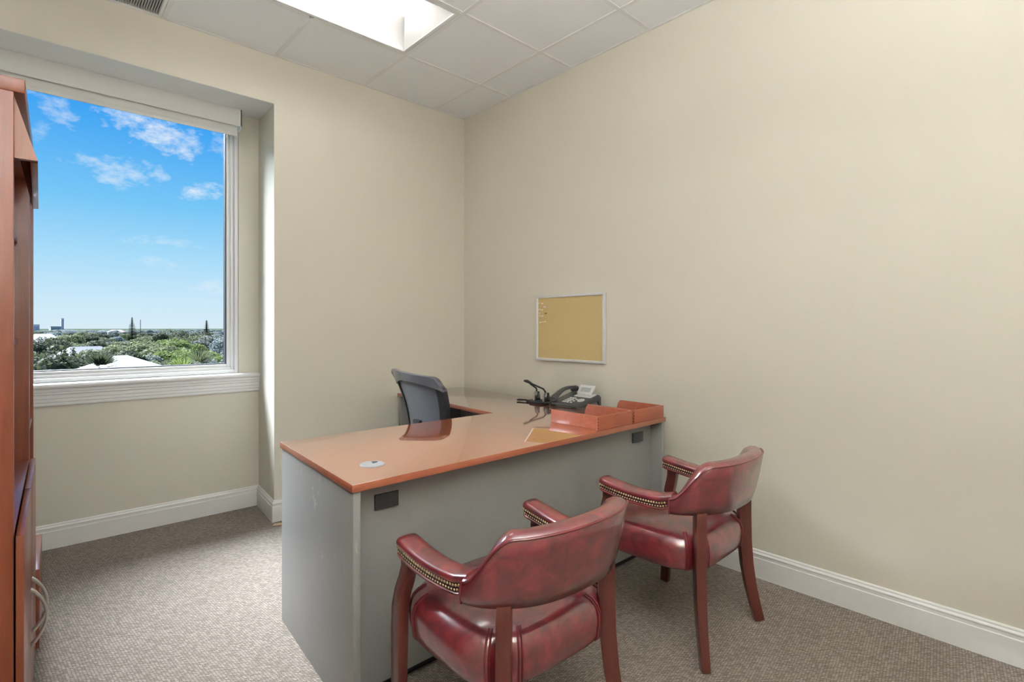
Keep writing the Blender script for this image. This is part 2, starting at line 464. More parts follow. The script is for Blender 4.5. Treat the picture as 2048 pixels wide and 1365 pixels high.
# ================================================================== the room
WX, WY, RY, XL, YB, HC = 2.696, 3.538, 3.962, -0.45, -1.0, 3.0
REC_L, REC_R0, REC_R1 = -0.30, 1.165, 1.200          # window recess: left side, right side at room face and at the back
WIN_L, WIN_R, WIN_B, WIN_T = -0.17, 1.070, 0.915, 2.72
TH = 0.12
struct(bx('floor', 'carpet', None, XL, WX, YB, RY, -0.12, 0))
struct(bx('wall_right', 'wall_paint', None, WX, WX + TH, YB, 4.14, -0.12, 3.2))
struct(bx('wall_left', 'wall_paint', None, XL - TH, XL, YB, 4.14, -0.12, 3.2))
struct(bx('wall_back', 'wall_paint', None, XL - TH, WX + TH, YB - TH, YB, -0.12, 3.2))
m = MB()
m.prism([(REC_R0, WY), (WX, WY), (WX, 4.14), (REC_R1, 4.14), (REC_R1, RY)], -0.12, 3.2)
m.prism([(XL, WY), (REC_L, WY), (REC_L, 4.14), (XL, 4.14)], -0.12, 3.2)
m.box(REC_L, WIN_L, RY, 4.14, -0.12, 3.2); m.box(WIN_R, REC_R1, RY, 4.14, -0.12, 3.2)
m.box(WIN_L, WIN_R, RY, 4.14, -0.12, WIN_B); m.box(WIN_L, WIN_R, RY, 4.14, WIN_T, 3.2)
m.loft([[(REC_L, WY, 2.694), (REC_L, RY, 2.724), (REC_L, RY, 3.2), (REC_L, WY, 3.2)], [(REC_R0, WY, 2.694), (REC_R1, RY, 2.724), (REC_R1, RY, 3.2), (REC_R0, WY, 3.2)]])
struct(m.build('wall_window', 'wall_paint'))
# sloping soffit under the recess head, whitened to stand for daylight on it
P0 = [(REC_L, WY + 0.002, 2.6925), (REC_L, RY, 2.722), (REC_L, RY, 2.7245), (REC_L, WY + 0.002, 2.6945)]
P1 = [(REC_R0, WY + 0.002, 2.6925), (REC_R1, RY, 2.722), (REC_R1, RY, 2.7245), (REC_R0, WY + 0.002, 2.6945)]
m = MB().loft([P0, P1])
struct(m.build('trim_1', 'soffit_daylit'))

# ceiling: slab, tees, tiles
ceil = struct(bx('ceiling', 'ceiling_tile', None, XL, WX, YB, WY, 3.145, 3.2))
GX = [XL, -0.0464, 0.5632, 1.1728, 1.7824, 2.392, WX]
GY = [YB, -0.7006, -0.091, 0.5186, 1.1282, 1.7378, 2.3474, 2.957, WY]
LIGHTS = [(2, 4, 6, 7)]                                 # cells taken by the recessed light
VENT = (1, 2, 7, 8)
taken = set()
for a, b, c, d in LIGHTS + [VENT]:
    for i in range(a, b):
        for j in range(c, d): taken.add((i, j))
for i in range(len(GX) - 1):
    for j in range(len(GY) - 1):
        if (i, j) in taken: continue
        x0, x1, y0, y1 = GX[i], GX[i + 1], GY[j], GY[j + 1]
        bx('ceiling_tile', 'ceiling_tile', ceil, x0 + 0.006, x1 - 0.006, y0 + 0.006, y1 - 0.006, HC, HC + 0.016, 0.0015, seg=1)
for x in GX[1:-1]: 
    segs = [(YB, WY)]
    if x == GX[3]: segs = [(YB, GY[6]), (GY[7], WY)]
    for s0, s1 in segs: bx('grid_tee', 'tee_white', ceil, x - 0.012, x + 0.012, s0 + 0.02, s1 - 0.02, HC - 0.004, HC + 0.03)
for y in GY[1:-1]:
    for k in range(len(GX) - 1):
        bx('grid_tee', 'tee_white', ceil, GX[k] + 0.012, GX[k + 1] - 0.012, y - 0.012, y + 0.012, HC - 0.0035, HC + 0.03)
for (x0, x1, y0, y1) in ((XL, WX, WY - 0.018, WY), (WX - 0.018, WX, YB, WY), (XL, XL + 0.018, YB, WY), (XL, WX, YB, YB + 0.018)):
    bx('wall_angle', 'tee_white', ceil, x0, x1, y0, y1, HC - 0.003, HC + 0.02)

# baseboards (moulded profile: distance from the wall, height)
BP = [(0, 0), (0.016, 0), (0.016, 0.098), (0.0125, 0.101), (0.0125, 0.113), (0.0145, 0.116), (0.0145, 0.120), (0.008, 0.127), (0.008, 0.133), (0.005, 0.137), (0, 0.138)]
def baseboard(name, p, q, nrm, ext0=0, ext1=0):
    p, q, nrm = Vector(p + (0,)), Vector(q + (0,)), Vector(nrm + (0,)).normalized()
    t = (q - p).normalized()
    L0 = [p + nrm * a + t * (ext0 * a) + Vector((0, 0, b)) for a, b in BP]
    L1 = [q + nrm * a + t * (ext1 * a) + Vector((0, 0, b)) for a, b in BP]
    return struct(MB().loft([L0, L1]).build(name, 'trim_white', smooth=True, angle=25))
sd = Vector((REC_R1 - REC_R0, RY - WY, 0)).normalized()
baseboard('baseboard_right', (WX, YB), (WX, WY), (-1, 0), 1, -1)
baseboard('baseboard_window', (WX, WY), (REC_R0, WY), (0, -1), 1, 1)
baseboard('baseboard_pier', (REC_R0, WY), (REC_R1, RY), (-sd.y, sd.x), -1, -1)
baseboard('baseboard_recess', (REC_R1, RY), (REC_L, RY), (0, -1), 1, -1)
baseboard('baseboard_recess_left', (REC_L, RY), (REC_L, WY), (1, 0), 1, 1)
baseboard('baseboard_left', (XL, WY), (XL, YB), (1, 0), 1, -1)
baseboard('baseboard_back', (XL, YB), (WX, YB), (0, 1), 1, -1)

# window: frame in the opening, glass, gasket
win = bpy.data.objects.new('window_1', None); COL.objects.link(win); win.location = (0, 0, 0); win['kind'] = 'structure'
def frame_ring(name, mat, x0, x1, z0, z1, w, y0, y1, bevel=0.003):
    bx(name, mat, win, x0, x0 + w, y0, y1, z0, z1, bevel); bx(name, mat, win, x1 - w, x1, y0, y1, z0, z1, bevel)
    bx(name, mat, win, x0 + w, x1 - w, y0, y1, z0, z0 + w, bevel); bx(name, mat, win, x0 + w, x1 - w, y0, y1, z1 - w, z1, bevel)
frame_ring('window_casing', 'window_white', WIN_L, WIN_R, 0.938, WIN_T, 0.022, 3.972, 4.13)
frame_ring('window_frame', 'window_white', WIN_L + 0.022, WIN_R - 0.022, 0.958, WIN_T - 0.022, 0.020, 3.995, 4.10)
frame_ring('sash', 'window_white', WIN_L + 0.041, WIN_R - 0.041, 0.976, WIN_T - 0.040, 0.022, 4.010, 4.09)
frame_ring('gasket', 'gasket_black', WIN_L + 0.062, WIN_R - 0.062, 0.997, WIN_T - 0.061, 0.007, 4.020, 4.07, 0)
bx('pane', 'window_glass', win, WIN_L + 0.066, WIN_R - 0.066, 4.044, 4.048, 1.001, WIN_T - 0.066)
# sill with apron
MB().extrude([(3.972, 0.906), (3.925, 0.906), (3.917, 0.910), (3.913, 0.919), (3.917, 0.930), (3.926, 0.9355), (4.03, 0.938), (4.03, 0.906)], 'x', REC_L + 0.001, REC_R1 + 0.002).build('stool', 'window_white', win, smooth=True, angle=35)
AP = [(RY, 0.806), (3.953, 0.806), (3.950, 0.812), (3.950, 0.826), (3.945, 0.829), (3.945, 0.846), (3.941, 0.849), (3.941, 0.868), (3.935, 0.873), (3.935, 0.884), (3.930, 0.888), (3.930, 0.906), (RY, 0.906)]
MB().extrude(AP, 'x', REC_L + 0.002, REC_R1 - 0.002).build('apron', 'window_white', win)

# roller shade
rs = thing('roller_shade', 'rolled up white roller shade under the soffit at the top of the window', 'shade', (0.39, 3.9, 2.55))
fas = [(-0.055, 0.052), (-0.055, 0.165), (0.045, 0.165), (0.045, 0.15), (-0.043, 0.15), (-0.043, 0.052)]
MB().extrude(fas, 'x', -0.66, 0.668).build('fascia', 'shade_fabric', rs)
for xx in (-0.664, 0.664): bx('end_cap', 'window_white', rs, xx - 0.005, xx + 0.005, -0.055, 0.045, 0.035, 0.166, 0.002)
MB().lathe([(0.032, -0.655), (0.032, 0.655)], 20, (0, 0.003, 0.105), 'x').build('roll', 'shade_fabric', rs, smooth=True)
bx('shade_cloth', 'shade_fabric', rs, -0.65, 0.645, -0.030, -0.0275, 0.0, 0.11)
bx('hem_bar', 'shade_fabric', rs, -0.65, 0.645, -0.035, -0.023, -0.012, 0.014, 0.003)

# ceiling lights
def ceiling_light(x0, x1, y0, y1, label, lens):
    cx, cy = (x0 + x1) / 2, (y0 + y1) / 2; hx, hy = (x1 - x0) / 2 - 0.014, (y1 - y0) / 2 - 0.014
    t = thing('ceiling_light', label, 'light', (cx, cy, HC), 0, 'recessed ceiling lights')
    w = 0.022
    for (a, b, c, d) in ((-hx, hx, -hy, -hy + w), (-hx, hx, hy - w, hy), (-hx, -hx + w, -hy + w, hy - w), (hx - w, hx, -hy + w, hy - w)):
        bx('frame', 'tee_white', t, a, b, c, d, -0.003, 0.02, 0.002)
    ix, iy = hx - w, hy - w
    k = [(iy, 0.004), (iy - 0.004, 0.030), (iy - 0.05, 0.075), (iy - 0.11, 0.105), (0.075, 0.122)]
    for s in (-1, 1):                                     # two curved reflectors
        n = len(k); vs = [(-ix, s * a, b) for a, b in k] + [(ix, s * a, b) for a, b in k]
        MB().add(vs, [(i, i + 1, n + i + 1, n + i) for i in range(n - 1)]).build('reflector', 'fixture_white', t, smooth=True, angle=60)
    for s in (-1, 1):                                     # sloping end plates
        m = MB().add([(s * ix, -iy, 0.002), (s * ix, iy, 0.002), (s * (ix - 0.10), 0.085, 0.126), (s * (ix - 0.10), -0.085, 0.126)], [(0, 1, 2, 3)])
        m.add([(s * ix, -iy, 0.002), (s * ix, iy, 0.002), (s * ix, iy, 0.128), (s * ix, -iy, 0.128)], [(0, 1, 2, 3)])
        m.build('end_plate', 'fixture_white', t)
    bx('housing', 'fixture_white', t, -hx, hx, -hy, hy, 0.130, 0.140)
    n = 14; L = []
    for xx in (-ix + 0.085, ix - 0.085):
        L.append([(xx, 0.07 * math.cos(math.pi + math.pi * i / n), 0.112 + 0.056 * math.sin(math.pi + math.pi * i / n)) for i in range(n + 1)])
    MB().loft(L).build('lens', lens, t, smooth=True)
    return t
a, b, c, d = LIGHTS[0]
ceiling_light(GX[a], GX[b], GY[c], GY[d], 'lit recessed ceiling light with white reflectors near the window', 'lamp_lens_dimmed')
# unseen uplighter added behind the viewpoint to brighten ceiling and walls
ul = thing('added_uplighter', 'added unseen uplighter behind the viewpoint, brightening the ceiling and walls', 'added light', (0.12, -0.45, 0))
MB().lathe([(0.14, 0.0), (0.14, 0.014), (0.12, 0.022), (0.02, 0.03)], 32).build('base', 'fixture_white', ul, smooth=True, angle=30)
MB().lathe([(0.012, 0.025), (0.012, 1.66)], 16).build('pole', 'satin_nickel', ul, smooth=True, angle=30)
MB().lathe([(0.03, 1.64), (0.09, 1.665), (0.14, 1.71), (0.172, 1.80), (0.167, 1.80), (0.15, 1.742)], 36).build('shade', 'fixture_white', ul, smooth=True, angle=50)
MB().lathe([(0.1495, 1.743), (0.1495, 1.747)], 36).build('diffuser', 'added_lamp_bowl', ul)

# air vent
vx0, vx1, vy0, vy1 = GX[1] + 0.013, GX[2] - 0.013, GY[7] + 0.013, WY - 0.019
vt = thing('air_vent', 'grey slatted air vent in the ceiling above the window', 'vent', ((vx0 + vx1) / 2, (vy0 + vy1) / 2, HC))
hx, hy = (vx1 - vx0) / 2, (vy1 - vy0) / 2
for (a, b, c, d) in ((-hx, hx, -hy, -hy + 0.016), (-hx, hx, hy - 0.012, hy), (-hx, -hx + 0.016, -hy + 0.016, hy - 0.012), (hx - 0.016, hx, -hy + 0.016, hy - 0.012)):
    bx('frame', 'tee_white', vt, a, b, c, d, -0.003, 0.018)
bx('backing', 'vent_dark', vt, -hx, hx, -hy, hy, 0.03, 0.04)
m = MB(); x = -hx + 0.022
while x < hx - 0.020:
    m.box(x, x + 0.0065, -hy + 0.016, hy - 0.012, -0.001, 0.012); x += 0.0115
tag(m.build('slats', 'vent_grey', vt), kind='stuff')

# ================================================================== desk
DZ = 0.76
nl, nr, fr, bl, inn, fl = (0.739, 1.540), (2.573, 1.560), (2.640, 3.500), (2.040, 3.500), (1.972, 2.307), (0.793, 2.337)
dk = thing('corner_desk', 'L-shaped desk with glossy cherry top and grey panels', 'desk', (1.6, 2.0, 0))
O = Vector((1.6, 2.0))
def dl(p): return (p[0] - O.x, p[1] - O.y)
MB().prism([dl(p) for p in (nl, nr, fr, bl, inn, fl)], DZ - 0.025, DZ).build('desktop', 'desk_cherry', dk, bevel=0.0022)
top_me = bpy.data.objects['desktop'].data
top_me.materials.append(MATS['desk_edge'])
for p_ in top_me.polygons:
    if abs(p_.normal.z) < 0.6: p_.material_index = 1
def slab(p, q, th, side):                                  # a vertical board's footprint from p to q, thickness to one side
    p, q = Vector(p), Vector(q); t = (q - p).normalized(); n = Vector((-t.y, t.x)) * side * th
    P = [p, q, q + n, p + n]
    if side < 0: P = P[::-1]
    return [dl(x) for x in P]
MB().prism(slab((0.746, 1.547), (0.797, 2.325), 0.024, -1), 0.0, DZ - 0.0255).build('end_panel', 'desk_grey_scuffed', dk, bevel=0.001)
MB().prism(slab((2.566, 1.566), (2.592, 2.32), 0.024, 1), 0.0, DZ - 0.0255).build('end_panel', 'desk_grey', dk, bevel=0.001)
MB().prism(slab((0.772, 1.628), (2.542, 1.636), 0.018, 1), 0.038, DZ - 0.0255).build('modesty_panel', 'desk_grey', dk)
MB().prism(slab((2.048, 3.468), (2.632, 3.468), 0.024, 1), 0.0, DZ - 0.0255).build('end_panel', 'desk_grey', dk, bevel=0.001)
MB().prism(slab((2.600, 2.36), (2.628, 3.466), 0.018, 1), 0.038, DZ - 0.0255).build('modesty_panel', 'desk_grey', dk)
MB().prism(slab((0.775, 1.655), (2.540, 1.663), 0.012, 1), 0.0, 0.06).build('gap_shade_strip', 'gasket_black', dk)  # black board added so the gap under the panel looks shaded
ped = bx('drawer_pedestal', 'desk_grey', dk, 0.825 - O.x, 1.215 - O.x, 1.69 - O.y, 2.245 - O.y, 0.012, DZ - 0.026, 0.002)
for z0, z1 in ((0.03, 0.33), (0.335, 0.52), (0.525, 0.725)):
    bx('drawer', 'desk_grey', ped, 0.828 - O.x, 1.212 - O.x, 2.2455 - O.y, 2.264 - O.y, z0, z1, 0.002)
def access_plate(x0, x1, z0, z1, big):
    p = bx('access_plate', 'plate_black', dk, x0 - O.x, x1 - O.x, 1.6225 - O.y, 1.6305 - O.y, z0, z1, 0.0015)
    if big:
        for a in (0.10, 0.50): bx('knockout', 'plate_black', p, x0 + (x1 - x0) * (a + 0.02) - O.x, x0 + (x1 - x0) * (a + 0.38) - O.x, 1.6212 - O.y, 1.6230 - O.y, z0 + 0.006, z0 + 0.02, 0.0005)
access_plate(0.861, 0.951, 0.630, 0.683, True)
access_plate(2.359, 2.449, 0.637, 0.689, False)
gc = (0.905 - O.x, 1.725 - O.y)
g = MB().lathe([(0.043, 0), (0.043, 0.0025), (0.039, 0.0045), (0.034, 0.0035), (0.030, 0.003), (0.001, 0.003)], 32, (gc[0], gc[1], DZ)).build('cable_grommet', 'grommet_grey', dk, smooth=True)
hole = [(gc[0] + rr * math.cos(a), gc[1] + rr * math.sin(a)) for rr, a in ((0.031, R(25)), (0.031, R(40)), (0.031, R(55)), (0.031, R(70)), (0.010, R(60)), (0.010, R(35)))]
MB().prism(hole, DZ + 0.0015, DZ + 0.0045).build('cable_slot', 'gasket_black', g)

# ================================================================== desk trays
def desk_tray(loc, rz, label):
    t = thing('desk_tray', label, 'tray', loc, rz, 'wooden letter trays on the desk')
    W, L, H, th = 0.272, 0.312, 0.066, 0.010
    bx('bottom_panel', 'tray_cherry', t, th, W - th, th, L - 0.02, 0.004, 0.010)
    bx('end_wall', 'tray_cherry', t, 0.0, W, 0.0, th, 0.0, H, 0.0015)
    # long sides; the inner one is cut on a slant at the open end
    bx('side_wall', 'tray_cherry', t, 0.0, th, th, L, 0.0, H, 0.0015)
    MB().extrude([(th, 0.0), (L, 0.0), (L, 0.012), (L - 0.012, 0.05), (L - 0.026, H), (th, H)], 'x', W - th, W).build('side_wall', 'tray_cherry', t, bevel=0.0015)
    for k in range(4):                                     # finger joints at the near corner
        bx('finger_joint', 'leg_mahogany', t, -0.0006, 0.0035, -0.0006, 0.0035, 0.006 + k * 0.015, 0.0125 + k * 0.015)
    return t
desk_tray((1.995, 1.572, DZ), R(-1.0), 'open cherry wood letter tray on the desk, the nearer one beside the telephone')
desk_tray((2.281, 1.566, DZ), R(-1.0), 'open cherry wood letter tray at the right-hand end of the desk')

# ================================================================== telephone (local +y away from the user, +x the user's right)
ph = thing('desk_telephone', 'black office telephone with silver display panel on the desk', 'telephone', (2.545, 2.185, DZ), R(-92))
def wedge(x0, x1, pts): return MB().extrude(pts, 'x', x0, x1)
wedge(-0.115, 0.115, [(-0.11, 0.004), (-0.10, 0.001), (0.085, 0.028), (0.105, 0.062), (0.085, 0.070), (-0.105, 0.022), (-0.112, 0.014)]).build('body', 'phone_black', ph, bevel=0.004)
for xx in (-0.105, 0.098):
    wedge(xx, xx + 0.012, [(0.02, 0.018), (0.085, 0.03), (0.105, 0.0), (0.118, 0.0), (0.118, 0.05), (0.10, 0.066), (0.03, 0.045)]).build('stand_foot', 'phone_black', ph, bevel=0.002)
def zt(y): return 0.022 + (y + 0.105) / 0.19 * 0.048       # height of the sloping face
def on_face(name, mat, x0, x1, y0, y1, h, parent, bevel=0.0008):
    return wedge(x0, x1, [(y0, zt(y0) - 0.002), (y1, zt(y1) - 0.002), (y1, zt(y1) + h), (y0, zt(y0) + h)]).build(name, mat, parent, bevel=bevel)
on_face('face_panel', 'phone_silver', -0.03, 0.108, 0.018, 0.080, 0.003, ph)
m = MB()
for r_ in range(4):
    for c_ in range(3):
        x0, y0 = -0.032 + c_ * 0.019, -0.088 + r_ * 0.0225
        m.extrude([(y0, zt(y0)), (y0 + 0.012, zt(y0 + 0.012)), (y0 + 0.012, zt(y0 + 0.012) + 0.004), (y0, zt(y0) + 0.004)], 'x', x0, x0 + 0.012)
for c_ in range(5):
    for r_ in range(2):
        x0, y0 = -0.022 + c_ * 0.025, 0.024 + r_ * 0.016
        m.extrude([(y0, zt(y0) + 0.003), (y0 + 0.008, zt(y0 + 0.008) + 0.003), (y0 + 0.008, zt(y0 + 0.008) + 0.0055), (y0, zt(y0) + 0.0055)], 'x', x0, x0 + 0.018)
for r_ in range(3):
    x0, y0 = 0.030, -0.085 + r_ * 0.026
    m.extrude([(y0, zt(y0)), (y0 + 0.01, zt(y0 + 0.01)), (y0 + 0.01, zt(y0 + 0.01) + 0.003), (y0, zt(y0) + 0.003)], 'x', x0, x0 + 0.014)
tag(m.build('keys', 'phone_key', ph), kind='stuff')
nav = [(0.078 + 0.024 * math.cos(2 * math.pi * i / 20), -0.035 + 0.022 * math.sin(2 * math.pi * i / 20)) for i in range(20)]
MB().loft([[(x, y, zt(y) - 0.001) for x, y in nav], [(x, y, zt(y) + 0.004) for x, y in nav]]).build('navigation_pad', 'phone_key', ph)
dsp = MB().extrude([(0.062, 0.066), (0.098, 0.122), (0.108, 0.118), (0.080, 0.062)], 'x', -0.045, 0.078).build('display', 'phone_silver', ph, bevel=0.002)
MB().extrude([(0.0695, 0.0815), (0.0855, 0.1065), (0.0875, 0.1055), (0.0715, 0.0805)], 'x', -0.022, 0.055).build('screen', 'lcd_grey', dsp)
# handset: an arched bar with an ear and a mouth cup, lying on the user's left
hs_pts, hs_sc = [], []
for i in range(13):
    u = i / 12.0; y = -0.118 + u * 0.215
    hs_pts.append((-0.088, y, zt(y) + 0.020 + 0.030 * math.sin(math.pi * u))); hs_sc.append(0.78 + 0.5 * abs(2 * u - 1) ** 2.5)
sec = [(0.020, -0.010), (0.023, 0.0), (0.018, 0.010), (0.0, 0.014), (-0.018, 0.010), (-0.023, 0.0), (-0.020, -0.010), (0.0, -0.012)]
hs = MB().sweep(hs_pts, sec, (0, 0, 1), hs_sc).build('handset', 'phone_black', ph, smooth=True, angle=60)
for y in (-0.106, 0.086):
    z = zt(y)
    MB().lathe([(0.018, z + 0.002), (0.025, z + 0.008), (0.026, z + 0.020), (0.020, z + 0.026)], 16, (-0.088, y, 0)).build('handset_cup', 'phone_black', hs, smooth=True)
coil = [(-0.110 - 0.0005 * i + 0.010 * math.cos(i * 0.8), -0.118 + 0.0008 * i, 0.012 + 0.010 * math.sin(i * 0.8)) for i in range(60)]
MB().tube(coil, 0.0022, 5, (0.3, 1, 0.2)).build('cord', 'phone_black', ph, smooth=True)

# ================================================================== hole punch
hp = thing('hole_punch', 'black lever hole punch standing open on the desk', 'hole punch', (2.475, 2.415, DZ), R(-92))
bx('base', 'black_plastic', hp, -0.095, 0.085, -0.055, 0.055, 0.0, 0.012, 0.004)
MB().sweep([(-0.095, -0.03, 0.008), (-0.125, -0.045, 0.008), (-0.165, -0.06, 0.007)], [(0.016, 0.004), (-0.016, 0.004), (-0.016, -0.004), (0.016, -0.004)], (0, 0, 1), [0.8, 1, 1.2]).build('paper_guide', 'black_plastic', hp, bevel=0.002)
bx('chip_tray', 'black_plastic', hp, -0.03, 0.08, -0.082, -0.056, 0.0, 0.014, 0.004)
for xx in (-0.045, 0.045):
    h_ = MB().extrude([(-0.020, 0.012), (0.022, 0.012), (0.022, 0.040), (0.010, 0.068), (-0.006, 0.072), (-0.014, 0.05), (-0.020, 0.046)], 'x', xx - 0.013, xx + 0.013).build('punch_head', 'chrome_dark', hp, bevel=0.003)
    MB().lathe([(0.006, 0.0), (0.006, 0.034), (0.009, 0.034), (0.009, 0.040)], 12, (xx, -0.026, 0.012)).build('pin', 'satin_nickel', h_, smooth=True)
    MB().tube([(xx - 0.018, 0.004, 0.064), (xx + 0.018, 0.004, 0.064)], 0.0045, 8).build('pivot', 'black_plastic', h_, smooth=True)
    q = [Vector((xx, 0.002, 0.062)), Vector((xx * 0.75 - 0.01, -0.006, 0.090)), Vector((-0.066 + xx * 0.25, -0.030, 0.118)), Vector((-0.072, -0.036, 0.124))]
    MB().tube(q, 0.0056, 8, (0, 1, 0)).build('lever_arm', 'black_plastic', hp, smooth=True)
MB().sweep([(-0.060, -0.030, 0.120), (-0.076, -0.040, 0.128), (-0.094, -0.048, 0.136), (-0.108, -0.054, 0.138)], [(0.012, 0.003), (0.006, 0.006), (-0.006, 0.006), (-0.012, 0.003), (-0.010, -0.004), (0.010, -0.004)], (0, 0, 1), [0.8, 1.4, 1.6, 1.0]).build('handle', 'black_plastic', hp, smooth=True)

# ================================================================== cork board with push pins
BX = WX - 0.003
cb = thing('cork_board', 'small cork board in a silver frame on the right wall', 'cork board', (BX, 2.3615, 1.020))
hw, hh = 0.3035, 0.227
bx('cork', 'cork', cb, -0.012, 0.0, -hw + 0.01, hw - 0.01, -hh + 0.01 + hh, hh - 0.01 + hh)
def bar(p0, p1, q0, q1):                                    # mitred frame bar, outer edge p, inner edge q (y,z)
    z = hh
    prof = []
    for x, f in ((0.0, 0.0), (-0.017, 0.0), (-0.022, 0.18), (-0.022, 0.75), (-0.016, 1.0), (0.0, 1.0)): prof.append((x, f))
    L0 = [(x, p0[0] + (q0[0] - p0[0]) * f, p0[1] + (q0[1] - p0[1]) * f + z) for x, f in prof]
    L1 = [(x, p1[0] + (q1[0] - p1[0]) * f, p1[1] + (q1[1] - p1[1]) * f + z) for x, f in prof]
    MB().loft([L0, L1]).build('frame_bar', 'aluminium', cb)
w = 0.017
oc = [(-hw, -hh), (hw, -hh), (hw, hh), (-hw, hh)]; ic = [(-hw + w, -hh + w), (hw - w, -hh + w), (hw - w, hh - w), (-hw + w, hh - w)]
for k in range(4): bar(oc[k], oc[(k + 1) % 4], ic[k], ic[(k + 1) % 4])
def push_pin(y, z, mat, label, group=None):
    prof = [(0.0008, 0.0), (0.0042, -0.001), (0.0052, -0.002), (0.0030, -0.004), (0.0026, -0.010), (0.0048, -0.0115), (0.0048, -0.013), (0.002, -0.0138)]
    o = MB().lathe(prof, 10, (0, 0, 0), 'x').build('push_pin', mat, None, smooth=True, loc=(BX - 0.012, y, z))
    tag(o, label, 'push pin', group)
pins = [(1079.0, 607.0), (1085.0, 607.5), (1079.5, 619.5), (1084.5, 620.2), (1080.0, 627.0), (1080.5, 632.0), (1085.5, 632.5), (1081.5, 645.5), (1087.5, 644.5), (1091.0, 644.0), (1090.0, 614.5)]
k = BX - 0.016
pin_say = ['cream push pin at the left of the top row on the cork board', 'cream push pin at the right of the top row on the cork board', 'cream push pin at the left of the second row on the cork board', 'cream push pin beside the left one in the second row on the cork board',
           'white push pin at the left edge level with the dark red pin', 'cream push pin at the left, just below the level of the dark red pin', 'white push pin just below and left of the dark red pin', 'cream push pin at the left of the bottom row on the cork board',
           'cream push pin in the middle of the bottom row on the cork board', 'cream push pin at the right of the bottom row on the cork board', 'white push pin alone just above the dark red pin']
for i, (px, py) in enumerate(pins):
    d_ = bearing(px, py); t_ = k / d_.x
    push_pin(d_.y * t_, CAM_H + d_.z * t_, 'pin_white' if i in (4, 6, 10) else 'pin_cream', pin_say[i], 'push pins on the cork board')
d_ = bearing(1092, 627.2); t_ = k / d_.x
push_pin(d_.y * t_, CAM_H + d_.z * t_, 'pin_red', 'single dark red push pin on the cork board')

